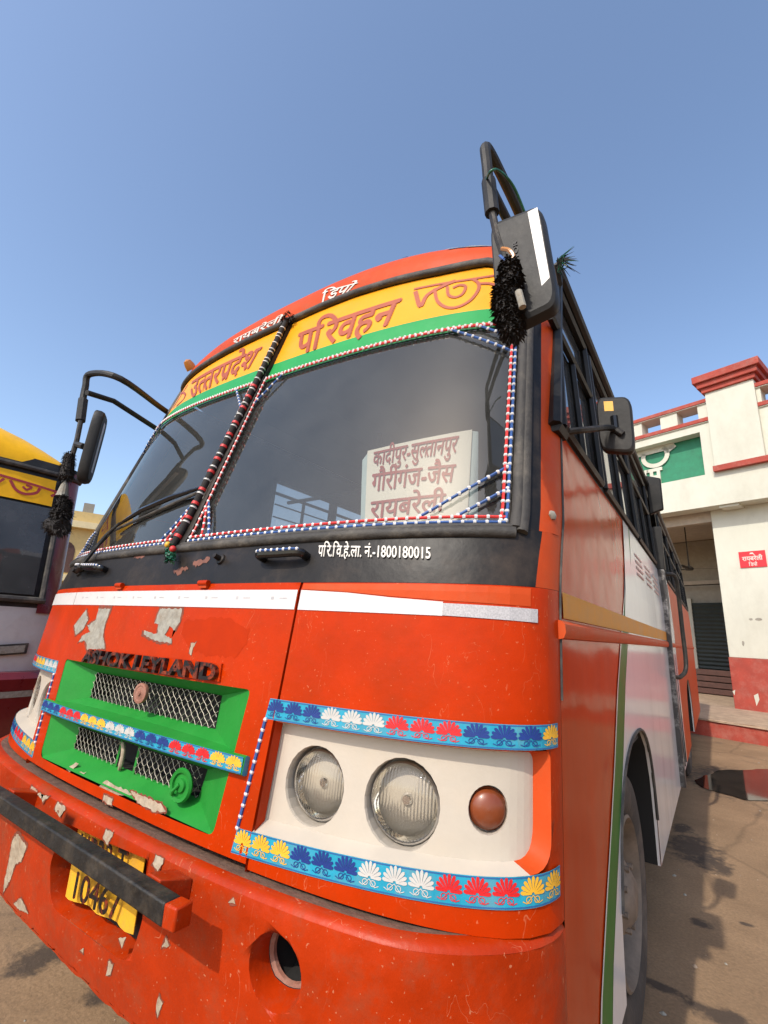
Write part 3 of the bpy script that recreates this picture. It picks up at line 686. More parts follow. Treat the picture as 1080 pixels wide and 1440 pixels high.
lk.lathe(c, nn, [(.0005, .012), (.006, .012), (.008, .008), (.020, .007), (.023, .009), (.030, .008), (.031, .003), (.029, -.004)], 'rust', 28)
lk.build('lock_disc', BONNET)
cp_ = MB(); c = Pf(*at(257, 1104, -.02), -.02)
cp_.lathe(c, nn, [(.040, .0), (.043, .006), (.039, .012), (.031, .010), (.029, .004), (.018, .004), (.016, .010), (.0005, .012)], 'green', 32)
cp_.tube([c+nn*.012+np.array([0, 0, .004]), c+nn*.02+np.array([-.014, 0, -.014]), c+nn*.016+np.array([-.02, 0, -.024])], .0045, 'green', 8); cp_.build('filler_cap', BONNET, label='round green cap with lever in the lower mesh')
hk = MB(); c0 = Pf(-.02, .93, D1+.004)
hk.tube(spline([c0+np.array(v) for v in ((-.028, -.004, .036), (-.008, -.012, .034), (.002, -.014, .012), (-.002, -.012, -.018), (-.016, -.006, -.034))], 5), [.003]*3+[.006]*10+[.005]*8 if False else .0065, 'chip', 8); hk.tube([c0+np.array((-.034, 0, -.03)), c0+np.array((-.03, 0, -.002))], .004, 'chip', 6); hk.build('tow_hook', BONNET)
# hinges
for sg in (1, -1):
    h = MB(); s_ = .258*sg
    h.tube([Pf(s_-.022, 1.4675, .011), Pf(s_+.022, 1.4675, .011)], .009, 'orange', 12); h.box((s_-.018, Pf(s_, 1.46)[1]-.012, 1.455), (s_+.018, Pf(s_, 1.46)[1], 1.466), 'orange2'); h.build('hinge', BONNET)
# -- cowl (black band under the windscreen)
cw = MB(); z_g = 1.612
patch(cw, [(-SMAX, COWL+.001), (SMAX, COWL+.001), (SMAX, z_g), (-SMAX, z_g)], 'black', holes=[[(1.262, COWL-.01), (SMAX+.01, COWL-.01), (SMAX+.01, z_g+.01), (1.272, z_g+.01)]])
patch(cw, [(1.262, COWL+.001), (SMAX, COWL+.001), (SMAX, z_g), (1.272, z_g)], 'orange2')
for i, px in enumerate([[(244, 803), (262, 797), (266, 800), (250, 808)], [(270, 790), (296, 784), (292, 790), (276, 796)], [(96+90, 785), (205, 780), (200, 785)]]):
    patch(cw, rough(ats(px), .006, .007, 60+i), 'scuff', off=.0008)
bq = at(776, 725); cw.lathe(Pf(*bq), nrm(Pb, *bq), [(.013, 0), (.013, .005), (.008, .008), (.0005, .008)], 'chipgrey', 6)
cwl = cw.build('cowl', BUS, label='worn black band under the windscreen')
lt = MB()
hq = [at(449, 768), at(606, 772), at(606, 786), at(447, 783)]
letter(lt, word(['िव' if False else 'पिर.िव.हे.ला.', ' ', 'नं.-1800180015'], .02), hq, 'letterwhite', off=.002); lt.build('lettering', cwl, smooth=0)
for (xa, ya), (xb, yb) in (((372, 786), (432, 783)), ((118, 801), (150, 802))):
    h = MB(); a, b_ = at(xa, ya), at(xb, yb)
    pts = spline([Pf(a[0], a[1], .0), Pf(a[0]+.008, a[1]-.002, .03), Pf((a[0]+b_[0])/2, (a[1]+b_[1])/2-.004, .034), Pf(b_[0]-.008, b_[1]-.002, .03), Pf(*b_, .0)], 6)
    h.tube(pts, .0125, 'blackgloss', 10)
    top = [p+np.array([0, -.009, .009]) for p in pts[5:-5]]; beads(h, top, 'bluecord', .003, .0055, .022); h.build('grab_handle', cwl)
for px, py in ((311, 787), (112, 806)):
    h = MB(); a = at(px, py); h.lathe(Pf(*a), nrm(Pb, *a), [(.018, 0), (.016, .006), (.009, .008), (.008, .03), (.0005, .031)], 'black', 14); h.build('wiper_spindle', cwl)
# -- bumper
bu = MB()
fog = [at(385, 1383, 0)]; fz = .70; fs_ = at(384, 1386)[0]
PLT = rnd_poly([(-.09, .545), (.33, .556), (.375, .66), (.36, .785), (-.06, .765), (-.115, .65)], [.05, .05, .02, .01, .01, .03])
bots = [(-SMAX, .44), (SMAX, .44)]
botl = rough([(SMAX, .445), (.5, .437), (-.5, .437), (-SMAX, .445)], .0035, .03, 3)
botl = [(s_, z) for s_, z in botl if -SMAX <= s_ <= SMAX]
patch(bu, [(-SMAX, .80), (-SMAX, .445)]+botl[::-1]+[(SMAX, .445), (SMAX, .80)], 'bumper', holes=[circ((fs_, fz), .064, 28), circ((-fs_, fz), .064, 28), PLT])
ss = np.linspace(-SMAX, SMAX, 90)
def fade(s_): return 1-max(0, min(1, (abs(s_)-1.1)/.2))*.85
def led(s_, dy, z):   # lip and ledge, dying out towards the corners
    p = Pb(s_, .80); n_ = nrm(Pb, s_, .80); return p-n_*(dy)*1.0+np.array([0, 0, z-.80])
bu.grid([[led(s_, d, z) for s_ in ss] for d, z in ((0, .80), (.004, .807), (.014, .814), (.03, .8165))], 'bumper')
bu.grid([[led(s_, d, z) for s_ in ss] for d, z in ((.03, .8165), (.05, .8155), (.09, .815))], 'dirt')
bu.grid([[Pf(s_, .44, 0) for s_ in ss], [Pf(s_, .436, -.03) for s_ in ss]], 'bumper')
bu.grid([[Pf(s_, .44, -.004) for s_ in ss], [Pf(s_, .80, -.006) for s_ in ss]], 'dark') if False else None
for sg in (1, -1):
    ring = circ((sg*fs_, fz), .064, 28)
    bu.grid([[Pf(*q_, 0) for q_ in ring], [Pf(*q_, -.02) for q_ in circ((sg*fs_, fz), .060, 28)], [Pf(*q_, -.05) for q_ in circ((sg*fs_, fz), .056, 28)]], 'bumper', True)
    bu.grid([[Pf(*q_, -.05) for q_ in circ((sg*fs_, fz), .056, 28)], [Pf(*q_, -.12) for q_ in circ((sg*fs_, fz), .054, 28)]], 'dark', True)
    bu.add([Pf(*q_, -.12) for q_ in circ((sg*fs_, fz), .054, 28)], [tuple(range(28))], 'dark')
    bu.grid([[Pf(*q_, -.052) for q_ in circ((sg*fs_, fz), .056, 28)], [Pf(*q_, -.056) for q_ in circ((sg*fs_, fz), .048, 28)], [Pf(*q_, -.064) for q_ in circ((sg*fs_, fz), .047, 28)]], 'rust', True)
PLi = [(s_*.96, z+.004) for s_, z in PLT]
loft(bu, PLT, 0, PLi, -.055, 'bumper'); bu.add([Pf(*q_, -.054) for q_ in PLi], [tuple(range(len(PLT)))], 'dark'); 
for i, px in enumerate([[(58, 1116), (66, 1108), (70, 1120), (60, 1128)], [(5, 1255), (12, 1215), (18, 1180), (25, 1172), (38, 1190), (30, 1212), (22, 1215), (14, 1240)], [(150, 1372), (153, 1350), (160, 1356), (156, 1370)], [(220, 1420), (224, 1398), (229, 1410), (223, 1432)],
                        [(228, 1333), (234, 1318), (238, 1330)], [(168, 1320), (178, 1318), (172, 1332)], [(112, 1335), (118, 1333), (117, 1341)], [(20, 1270), (30, 1262), (40, 1284), (28, 1280)], [(322, 1268), (328, 1262), (331, 1272)]]):
    chip(bu, ats(px), 'chip', 80+i, .0006)
for k, (s_, l_) in enumerate(((.17, .02), (.40, .017), (-.12, .03), (-.33, .03))): chip(bu, [(s_-l_, .782), (s_+l_*.6, .772), (s_+l_, .792), (s_+l_*.8, .799), (s_-l_*.9, .799)], 'chip', 300+k)
BUMPER = bu.build('bumper', BUS)
pl = MB(); yp = -.095
fx = lambda x: -.05+(x+.135)*1.06; fzz = lambda x, z: .755+(z-.735)*1.2+(x+.135)*.09
n_ = 12; rows = []
for k in range(5):
    z = .585+.15*k/4; rows.append([np.array([fx(-.135+.34*i/n_), yp-.012*abs(i/n_-.45)-.006*math.sin(i*1.3), fzz(-.135+.34*i/n_, z)]) for i in range(n_+1)])
pl.grid(rows, 'plate'); pl.grid([[p+np.array([0, .002, 0]) for p in r] for r in rows], 'plate')
fl = lambda x, z, off=0.: np.array([fx(x), yp-.014-off, fzz(x, z)])
letter(pl, word(['UP33', ' ', 'T'], .02), [(-.09, .726), (.15, .726), (.15, .672), (-.09, .672)], 'letterblack', fl, .003, **LAT)
letter(pl, word(['10467'], .02), [(-.075, .65), (.15, .65), (.15, .598), (-.075, .598)], 'letterblack', fl, .003, **LAT)
pl.build('number_plate', BUMPER)
tb = MB()
tb.prism([(-.70, -.232, .766), (-.70, -.194, .766), (-.70, -.194, .808), (-.70, -.232, .808)], (1.30, 0, 0), 'steel')
tb.prism([(.60, -.2322, .7658), (.60, -.1938, .7658), (.60, -.1938, .8082), (.60, -.2322, .8082)], (.036, .004, 0), 'bumper')
tb.build('tow_bar', BUMPER, label='black box-section bar with an orange end', bevel=.004)
for s_ in (.50, -.32):
    k = MB(); k.prism([(s_-.03, -.194, .772), (s_+.02, -.194, .772), (s_+.03, -.118, .752), (s_-.04, -.118, .752)], (0, 0, .04), 'bumper'); k.build('bar_bracket', BUMPER, bevel=.003)
# -- windscreen
GT = [(270, 525), (335, 486), (400, 455), (450, 432), (500, 412), (560, 394), (620, 381), (690, 368)]
gt = ats(GT); gt = [(-1.19, gt[0][1]-.03)]+[p for p in gt if p[0] > -.9]+[(1.19, gt[-1][1]-.075)]
def ztop(s_): return float(np.interp(s_, [p[0] for p in gt], [p[1] for p in gt]))
GE = 1.188
sl_ = [s_ for s_ in np.linspace(-GE, GE, 49)]
gtop = [(s_, ztop(s_)-.012) for s_ in sl_]
for a, b_ in ((-GE, -.035), (.035, GE)):
    gm = MB(); cols = np.linspace(a, b_, 25)
    rows = [[Pf(s_, z_g-.004+(ztop(s_)-.015-z_g+.004)*t_, -.012) for s_ in cols] for t_ in np.linspace(0, 1, 14)]
    gm.grid(rows, 'glass'); wg = gm.build('windscreen_pane', BUS, smooth=60)
    # sun strip, painted on the pane
    zb = lambda s_: float(np.interp(s_, BBs, BBz)); zg = lambda s_: float(np.interp(s_, GGs, GGz))
    bb = [at(225, 598), at(380, 532), at(480, 500), at(690, 457)]; gg = [at(245, 585), at(383, 510), at(693, 430)]
    BBs, BBz = [-1.2]+[p[0] for p in bb]+[1.2], [bb[0][1]-.02]+[p[1] for p in bb]+[bb[-1][1]-.01]
    gg = [(-.9, bb[0][1]+.095)]+gg[1:]; GGs, GGz = [-1.2]+[p[0] for p in gg]+[1.2], [gg[0][1]-.02]+[p[1] for p in gg]+[gg[-1][1]-.01]
    st = MB()
    st.grid([[Pf(s_, zb(s_)+(zg(s_)-zb(s_))*t_, -.010) for s_ in cols] for t_ in (0, .5, 1)], 'stripgreen')
    st.grid([[Pf(s_, zg(s_)+(ztop(s_)-.016-zg(s_))*t_, -.010) for s_ in cols] for t_ in (0, .33, .66, 1)], 'yellow')
    sp = st.build('sun_strip', BUS, label='yellow and green painted band across the top of the glass', smooth=60)
    lt = MB()
    if a > 0:
        letter(lt, word(['पिरवहन'], .028), [at(418, 468), at(565, 417), at(549, 453), at(413, 499)], 'letter', off=-.008)
        for pts, wd in (([(583, 407), (590, 428), (600, 412), (625, 398), (640, 392)], .018), ([(581, 404), (610, 398), (660, 390), (700, 384)], .011), ([(610, 403), (614, 420), (626, 429), (642, 429), (660, 420), (672, 405), (672, 395), (664, 389)], .013), ([(628, 400), (630, 412), (640, 415), (650, 410), (654, 400), (646, 398), (636, 402)], .012), ([(672, 396), (690, 396), (705, 402)], .012)):
            ribbon(lt, spline([np.array(at(*p)) for p in pts], 5), wd, 'letter', off=-.0075)
    else:
        letter(lt, word(['उ', '~त', 'त', 'र', '/प', 'दे', 'श'], .028), [at(268, 536), at(368, 486), at(352, 514), at(264, 560)], 'letter', off=-.008)
        for pts, wd in (([(244, 562), (252, 548), (262, 540)], .02), ([(246, 570), (256, 560), (258, 552), (252, 552)], .013)):
            ribbon(lt, spline([np.array(at(*p)) for p in pts], 5), wd, 'letter', off=-.0075)
    lt.build('lettering', sp, smooth=0)
# rubber seal around both panes
sm = MB()
def sealrun(pts, r, off=.0): sm.tube([Pf(s_, z, off) for s_, z in pts], r, 'rubber', 8)
bot = [(s_, z_g+.001) for s_ in np.linspace(-1.2, 1.2, 50)]
sealrun([(s_, z-.012) for s_, z in bot], .016); sealrun([(s_, z+.002) for s_, z in bot], .009, .002)
sealrun([(s_, ztop(s_)+.0) for s_ in np.linspace(-1.2, 1.2, 50)], .016)
for sg in (1, -1):
    sealrun([(sg*1.2, z_g+(ztop(sg*1.2)-z_g)*t_) for t_ in np.linspace(0, 1, 20)], .017)
    sealrun([(sg*1.215, z_g-.01+(ztop(sg*1.2)-z_g+.01)*t_) for t_ in np.linspace(0, 1, 20)], .017, .0)
sm.build('windscreen_seal', BUS, smooth=70)
cpst = MB()
zz = np.linspace(z_g-.005, ztop(0)+.02, 20)
cpst.grid([[Pf(s_, z, o) for z in zz] for s_, o in ((-.036, -.01), (-.034, .006), (-.02, .011), (.02, .011), (.034, .006), (.036, -.01))], 'black')
for i in range(7):
    z = random.uniform(1.75, 2.6); s_ = random.choice((-.03, -.026, .012)); patch(cpst, rough([(s_, z), (s_+.008, z), (s_+.007, z+.06), (s_+.002, z+.07)], .002, .012, 100+i), 'chipgrey', off=.0125 if abs(s_) < .02 else .010, ds=.1, dz=.1)
cpst.build('centre_post', BUS)
# corner posts
for sg in (1, -1):
    c_ = MB(); bz = np.linspace(z_g, 2.74, 18)
    for s0, s1, mm in ((1.21, 1.262, 'black'), (1.262, SMAX+.0, 'orange2')):
        c_.grid([[Pf(sg*(s0+(s1-s0)*t_), z, 0) for z in bz] for t_ in np.linspace(0, 1, 5)], mm)
    c_.build('corner_post', BUS)
# bead strings on the glass
OB = .002
def glassline(px, m_, nm=None, off=OB, pitch=.03):
    pts = [np.array(p) for p in px]; b_ = MB(); beads(b_, [Pf(p[0], p[1], off) for p in dens(pts, .05)], m_, .0042, .0065, pitch); return b_
allb = {'redcord': MB(), 'bluecord': MB()}
def brace(sz, m_):
    b_ = MB(); beads(b_, [Pf(p[0], p[1], OB) for p in dens(sz, .04)], m_, .0042, .0065, .03); b_.build('bead_brace', BUS)
def addline(sz, m_, pitch=.03, r=.0042, br=.0065): beads(allb[m_], [Pf(p[0], p[1], OB) for p in dens(sz, .04)], m_, r, br, pitch)
for sg in (1, -1):
    e = GE-.014; i_ = .05
    addline([(sg*i_, z_g+.031), (sg*e, z_g+.030)], 'redcord'); addline([(sg*i_, z_g+.016), (sg*e, z_g+.015)], 'bluecord')
    if sg > 0: addline([(sg*(e-.012), z_g+.02), (sg*(e-.012), zb(sg*e))], 'redcord'); addline([(sg*e, z_g+.02), (sg*e, zb(sg*e))], 'bluecord')
    tl = [(sg*(i_+k*(e-i_)/12), zb(sg*(i_+k*(e-i_)/12))) for k in range(13)]
    addline(tl, 'redcord', .024); addline([(a, b_+.008) for a, b_ in tl], 'bluecord', .024) if False else addline([(a, b_+.007) for a, b_ in tl], 'redcord', .02, .003, .0065)
    addline([(sg*.046, z_g+.03), (sg*.046, zb(sg*.05))], 'redcord', .026)
    for k, (d1, d2) in enumerate(((.12, .07), (.22, .13))):
        brace([(sg*(e-d1), z_g+.035), (sg*e, z_g+.035+d2*1.15)], 'bluecord'); brace([(sg*(e-d1), zb(sg*(e-d1))-.004), (sg*e, zb(sg*e)-d2)], 'bluecord')
    brace([(sg*.15, z_g+.03), (sg*.055, z_g+.17)], 'bluecord'); brace([(sg*.11, z_g+.03), (sg*.055, z_g+.15)], 'redcord')
    brace([(sg*.16, zb(sg*.16)-.004), (sg*.05, zb(sg*.05)-.13)], 'bluecord')
allb['redcord'].build('bead_trim', BUS, label='red cords with white beads round the windscreen')
allb['bluecord'].build('bead_trim', BUS, label='blue cords with white beads round the windscreen')
# -- roof: front cap with lettering, arch running back
LEN = 8.8
def arch(s_):
    u = max(-1, min(1, s_/SMAX)); x = float(np.interp(abs(s_), PS_, PX_))*math.copysign(1, s_)*.953
    return np.array([x, 0, 2.735+.375*(1-abs(x/1.19)**2.4)**.62 if abs(x) < 1.19 else 2.735])
def cap(s_, t_):   # t_ 0..1 from the seal to the arch
    A_ = Pf(s_, ztop(max(-1.2, min(1.2, s_)))+.012, .006) if abs(s_) < 1.2 else Pf(s_, ztop(math.copysign(1.2, s_))+.012-(abs(s_)-1.2)*.05, .004)
    E = arch(s_); E[1] = .98; q_ = t_*math.pi/2
    k = 1-math.cos(q_); h = math.sin(q_)**.85 if t_ > 0 else 0
    return np.array([A_[0]+(E[0]-A_[0])*t_, A_[1]+(E[1]-A_[1])*k, A_[2]+(E[2]-A_[2])*h])
rf = MB(); ss = np.linspace(-SMAX, SMAX, 61)
ts = [0, .05, .12, .2, .3, .4, .52, .65, .8, 1]
rf.grid([[cap(s_, t_) for s_ in ss] for t_ in ts], 'orange2')
for i, (s0, t0) in enumerate(((.86, .25), (.95, .22), (.62, .3))):
    f_ = lambda a, b_, off=0.: cap(a, b_)+np.array([0, -off, off])
    patch(rf, rough([(s0, t0), (s0+.10, t0+.01), (s0+.11, t0+.09), (s0+.02, t0+.10)] if i < 2 else [(s0, t0), (s0+.05, t0), (s0+.03, t0+.05)], .004, .02, 120+i), 'chipgrey', f_, .002, .1, .1)
rcap = rf.build('roof_cap', BUS, label='faded orange front dome above the windscreen')
capf = lambda a, b_, off=0.: cap(a, b_)+np.array([0, -off*.7, off*.7])
def atcap(px, py):
    best = None
    for s_ in np.linspace(-1.1, 1.2, 93):
        for t_ in np.linspace(0, .27, 55):
            p = proj(cap(s_, t_)); d_ = (p[0]-px)**2+(p[1]-py)**2
            if best is None or d_ < best[0]: best = (d_, s_, t_)
    return best[1:]
lt = MB()
letter(lt, word(['रायबरेली'], .02), [atcap(330, 479), atcap(402, 444), atcap(397, 456), atcap(327, 487)], 'letterwhite', capf, .003)
lt.build('lettering', rcap, smooth=0); lt = MB()
letter(lt, word(['िडपो'], .02), [atcap(453, 412), atcap(502, 398), atcap(495, 413), atcap(450, 429)], 'letterwhite', capf, .003)
lt.build('lettering', rcap, smooth=0)
rr = MB(); ys = np.linspace(.98, LEN, 12)
rr.grid([[arch(s_)*[1, 0, 1]+[0, y, 0] for s_ in ss] for y in ys], 'sidewhite')
rr.build('roof', BUS)
for s_ in (-.97,):
    mk = MB(); c = cap(s_, .12); mk.lathe(c+np.array([0, -.008, .01]), (0, -.75, .66), [(.032, -.01), (.030, .02), (.022, .045), (.0005, .055)], 'amber2', 18); mk.build('marker_lamp', BUS)

# -- sides
ARCH = [(.80, .30), (.825, .60), (.90, .80), (1.03, .925), (1.22, .995), (1.43, 1.012), (1.60, .985), (1.74, .90), (1.82, .76), (1.852, .58), (1.86, .30)]
RARCH = [(y+4.45, z) for y, z in ARCH]
WZ0, WZ1 = 1.985, 2.63
wins = []; y = .47
for L_ in (.62, 1.02, 1.02): wins.append((y, y+L_)); y += L_+.07
DOOR = (3.42, 4.22)
y = 4.35
while y < LEN-.6: wins.append((y, min(y+1.02, LEN-.15))); y += 1.09
WZ1R, winsR = WZ1, wins
for sg, sf in ((1, Ps), (-1, Pl)):
    WZ1 = WZ1R if sg > 0 else 2.48; wins = winsR if sg > 0 else [(max(a, 1.50), b_) for a, b_ in winsR if b_ > 1.6]
    mb = MB(); y0_ = .285
    out = [(LEN, .39), (LEN, WZ0-.025), (yside(WZ0-.025), WZ0-.025)]+[(yside(z), z) for z in (1.85, 1.66, 1.63, 1.53, 1.45, 1.19, .816, .8149, .775, .65, .5, .39)]
    hl = [ARCH, RARCH]
    patch(mb, out, 'side', sf, 0, .5, .22, holes=hl)
    mb.add([sf(y_, z, -.04) for y_, z in ()], [], 'side')
    # arch returns
    for H in hl:
        rim = [p for p in H if p[1] >= .39 or True]
        mb.grid([[sf(a, max(b_, .39), 0) for a, b_ in rim], [sf(a, max(b_, .39), -.012) for a, b_ in rim]], 'sidewhite')
        mb.grid([[sf(a, max(b_, .39), -.012) for a, b_ in rim], [sf(a, max(b_, .39), -.5) for a, b_ in rim]], 'dark')
    # upper band with window openings
    patch(mb, [(yside(WZ0-.025), WZ0-.025), (LEN, WZ0-.025), (LEN, 2.735), (yside(2.735), 2.735)], 'frame', sf, 0, .6, .3, holes=[[(a, WZ0), (b_, WZ0), (b_, WZ1), (max(a, .62) if a < .5 else a, WZ1)] for a, b_ in wins]+([[(DOOR[0], WZ0), (DOOR[1], WZ0), (DOOR[1], WZ1), (DOOR[0], WZ1)]]))
    sw = mb.build('side_wall', BUS)
    if sg > 0:
        stp = MB()
        gl_ = sidepx([(885, 743), (873, 870), (867, 903), (867, 940), (858, 1107), (853, 1162)])
        lefte = [(1.70, 1.955), gl_[0], gl_[1], gl_[3], gl_[4], (.66, .74), (.52, .55), (.47, .40)]
        lefte = [(1.66, 1.955), (1.60, 1.85), (1.35, 1.55), (1.14, 1.33), (1.02, 1.20), (.86, .98), (.735, .83), (.62, .70), (.50, .55), (.42, .395)]
        grn = [(y_+.018, z) for y_, z in lefte]; grr = [(y_+.018+.165*(1-.25*max(0, (1.-z))), z) for y_, z in lefte]
        f2 = lambda a, b_, o=0.: Ps(a, b_, o)
        def strip(A_, B_, mm, off): stp.grid([[f2(*p, off) for p in A_], [f2(*p, off) for p in B_]], mm)
        strip(lefte, grn, 'sidewhite', .0025); strip(grn, grr, 'sidegreen', .0025)
        body = grr+[(3.40, .395), (3.40, 1.955)]
        patch(stp, body, 'sidewhite', f2, .003, .4, .2, holes=[ARCH])
        patch(stp, [(1.62, 1.955), (1.80, 1.955), (1.5, 1.405), (1.28, 1.405)], 'sidewhite', f2, .0042, .4, .2)
        patch(stp, [(.30, 1.405), (3.40, 1.405), (3.40, 1.468), (.30, 1.468)], 'sideyellow', f2, .006, .4, .2)
        # faint red painted words, too worn to read
        for k in range(3):
            for j in range(4):
                a = 1.92+k*.46; stp.add([f2(a, 1.72+j*.035, .005), f2(a+.3, 1.72+j*.035, .005), f2(a+.3, 1.735+j*.035, .005), f2(a, 1.735+j*.035, .005)], [(0, 1, 2, 3)], 'fadedred')
        for yy in (1.98, 2.72, 3.30): stp.add([f2(yy, .42, .0066), f2(yy+.006, .42, .0066), f2(yy+.006, 1.35, .0066), f2(yy, 1.35, .0066)], [(0, 1, 2, 3)], 'chipgrey')
        stp.build('paint_scheme', sw, label='white, green and yellow painted panels', smooth=0)
    sm2 = MB(); sm2.tube([Pf(sg*(SMAX+.002), z, .001) for z in np.linspace(1.22, 1.95, 16)], .004, 'rubber', 6); sm2.build('body_seam', sw)
    ra = MB(); ra.grid([[sf(y_, z, o) for y_ in np.linspace(.27, LEN-.05, 30)] for z, o in ((1.355, .0), (1.358, .012), (1.372, .018), (1.39, .016), (1.398, .008), (1.40, 0))], 'orange2')
    ra.add([sf(.27, z, o) for z, o in ((1.355, .0), (1.358, .012), (1.372, .018), (1.39, .016), (1.398, .008), (1.40, 0))], [tuple(range(6))], 'orange2')
    ra.build('rub_rail', sw)
    ar = MB(); ar.tube([sf(a, b_, .004) for a, b_ in spline(ARCH[1:-1], 4)], .007, 'rubber', 6); ar.build('arch_lip', sw)
    for a, b_ in wins+([] if sg > 0 else [DOOR]):
        wf_ = MB(); a1 = max(a, .62) if a < .5 else a
        loop = [(a, WZ0), (b_, WZ0), (b_, WZ1), (a1, WZ1)]
        for i in range(4):
            p, q_ = loop[i], loop[(i+1) % 4]; wf_.tube([sf(*p, .004), sf(*q_, .004)], .016, 'frame', 6)
        wf_.tube([sf(a, WZ0+.40, .006), sf(b_, WZ0+.40, .006)], .013, 'frame', 6)
        mid = (a+b_)/2; wf_.tube([sf(mid, WZ0, .0), sf(mid, WZ0+.40, .0)], .014, 'frame', 6)
        for zz_ in (.10, .20, .30): wf_.tube([sf(a, WZ0+zz_, -.03), sf(b_, WZ0+zz_, -.03)], .006, 'steel', 6)
        fo = wf_.build('side_window', sw)
        pn = MB(); pn.add([sf(*p, -.008) for p in ((a, WZ0), (b_, WZ0), (b_, WZ1), (a1, WZ1))], [(0, 1, 2, 3)], 'sideglass' if sg > 0 else 'farglass'); pn.build('side_window_pane', sw, smooth=0)
    gt_ = MB(); gt_.tube([sf(y_, 2.735, .01) for y_ in np.linspace(.66, LEN, 20)], .022, 'frame', 8); gt_.build('roof_gutter', sw)
    if sg > 0:   # first quarter-light frame
        q_ = MB()
        for p0, p1 in (((.385, 1.955), (.70, 2.73)), ((.385, 1.955), (.47, 1.955))): q_.tube([sf(*p0, .003), sf(*p1, .003)], .02, 'frame', 6)
        q_.build('quarter_light_frame', sw)
# door, post, handrail, flap on the kerb side
dr = MB()
patch(dr, [(3.46, .42), (4.18, .42), (4.18, WZ0-.03), (3.46, WZ0-.03)], 'sidewhite', Ps, .012, .4, .3)
for y_ in (3.62, 3.80, 3.98): dr.tube([Ps(y_, .46, .014), Ps(y_, 1.9, .014)], .008, 'steel', 6)
patch(dr, [(4.30, .395), (LEN, .395), (LEN, 1.955), (4.30, 1.955)], 'orange2', Ps, .003, .6, .3, holes=[RARCH])
DOORO = dr.build('door', BUS)
ps_ = MB(); ps_.box((HW-.02, 3.36, .40), (HW+.035, 3.46, 1.95), 'mottled'); ps_.box((HW-.03, 3.37, 1.95), (HW+.04, 3.45, 2.30), 'plastic'); ps_.build('door_post', DOORO, bevel=.006)
hr = MB(); hr.tube(spline([(HW+.03, 3.50, 1.93), (HW+.09, 3.56, 1.92), (HW+.10, 3.62, 1.80), (HW+.10, 3.66, 1.5), (HW+.10, 3.64, 1.22), (HW+.06, 3.56, 1.14), (HW+.02, 3.47, 1.14)], 6), .016, 'steel', 10); hr.build('handrail', DOORO)
fl_ = MB(); fl_.prism([(HW*.96, 4.3, 2.62), (HW*.96, 4.5, 2.62), (HW*.97, 4.5, 2.95), (HW*.97, 4.3, 2.95)] if False else [(1.20, 3.6, 2.46), (1.31, 3.6, 2.50), (1.31, 3.6, 2.78), (1.20, 3.6, 2.82)], (0, .05, 0), 'frame'); fl_.build('door_mirror', DOORO, label='black box mirror above the door', bevel=.01)
# rear, underside
bk = MB(); bk.box((-1.22, LEN-.02, .42), (1.22, LEN+.0, 1.95), 'orange2'); bk.box((-1.18, LEN-.02, 1.95), (1.18, LEN, 2.8), 'plastic'); bk.build('rear_panel', BUS)
un = MB(); un.box((-1.20, .35, .80), (-.70, LEN-.1, .84), 'dark') ; un.box((-.70, .25, .62), (.70, LEN-.1, .86), 'dark'); un.box((.70, 2.0, .62), (1.18, 5.0, .84), 'dark'); un.box((.70, .36, 1.02), (1.19, 2.0, 1.05), 'dark'); un.box((-1.2, .36, 1.02), (-.70, 2.0, 1.05), 'dark'); un.box((.72, .33, .5), (1.18, .40, 1.4), 'dark'); un.box((-1.18, .33, .5), (-.72, .40, 1.4), 'dark'); un.box((-1.15,.12,.45),(1.1,.16,.81),'dark')
un.build('chassis', BUS)
# wheels
def wheel(cx, cy, sg):
    t_ = MB(); ax = (sg, 0, 0); r = .44; c = (cx, cy, r)
    prof = [(.255, -.20), (.30, -.215), (.36, -.222), (.405, -.212), (.43, -.19), (.44, -.15), (.442, -.08), (.442, -.004), (.44, -.004), (.436, -.0), (.425, .0)]
    prof = [(.25, -.22), (.32, -.232), (.40, -.222), (.435, -.195), (.442, -.12), (.442, -.05), (.435, -.022), (.40, .004), (.36, .012), (.32, .010), (.285, .0), (.262, -.02)]
    t_.lathe(c, ax, prof, 'tyre', 64)
    for k in range(40):   # shoulder lugs
        a = 2*math.pi*k/40; 
        for a2 in (a,):
            u = np.array([0, math.cos(a2), math.sin(a2)]); v = np.array([0, -math.sin(a2), math.cos(a2)]); cc = np.array(c)
            pts = [cc+u*r_+v*w_*.024+np.array([sg*h_, 0, 0]) for r_, w_, h_ in ((.436, -1, -.02), (.436, 1, -.02), (.452, .8, -.05), (.452, -.8, -.05), (.455, .8, -.11), (.455, -.8, -.11))]
            t_.add(pts, [(0, 1, 2, 3), (3, 2, 4, 5)], 'tyre')
    rm = MB(); rm.lathe(c, ax, [(.262, -.015), (.268, .0), (.258, .006), (.245, -.02), (.235, -.09), (.20, -.11), (.15, -.085), (.12, -.05), (.115, -.02), (.09, .0), (.06, .02), (.0005, .022)], 'rim', 48)
    for k in range(10):
        a = 2*math.pi*k/10; p = np.array(c)+np.array([-sg*.088, math.cos(a)*.168, math.sin(a)*.168]); rm.lathe(p, ax, [(.016, 0), (.016, .022), (.012, .026), (.011, .045), (.0005, .046)], 'rim', 6)
    for k in range(8):
        a = 2*math.pi*k/8+.2; p = np.array(c)+np.array([-sg*.012, math.cos(a)*.10, math.sin(a)*.10]); rm.lathe(p, ax, [(.01, 0), (.01, .02), (.0005, .021)], 'rim', 6)
    wh = t_.build('wheel', BUS); rm.build('wheel_rim', wh); return wh
for cx, sg in ((1.195, 1), (-1.195, -1)):
    wheel(cx, 1.335, sg); wheel(cx, 5.785, sg)
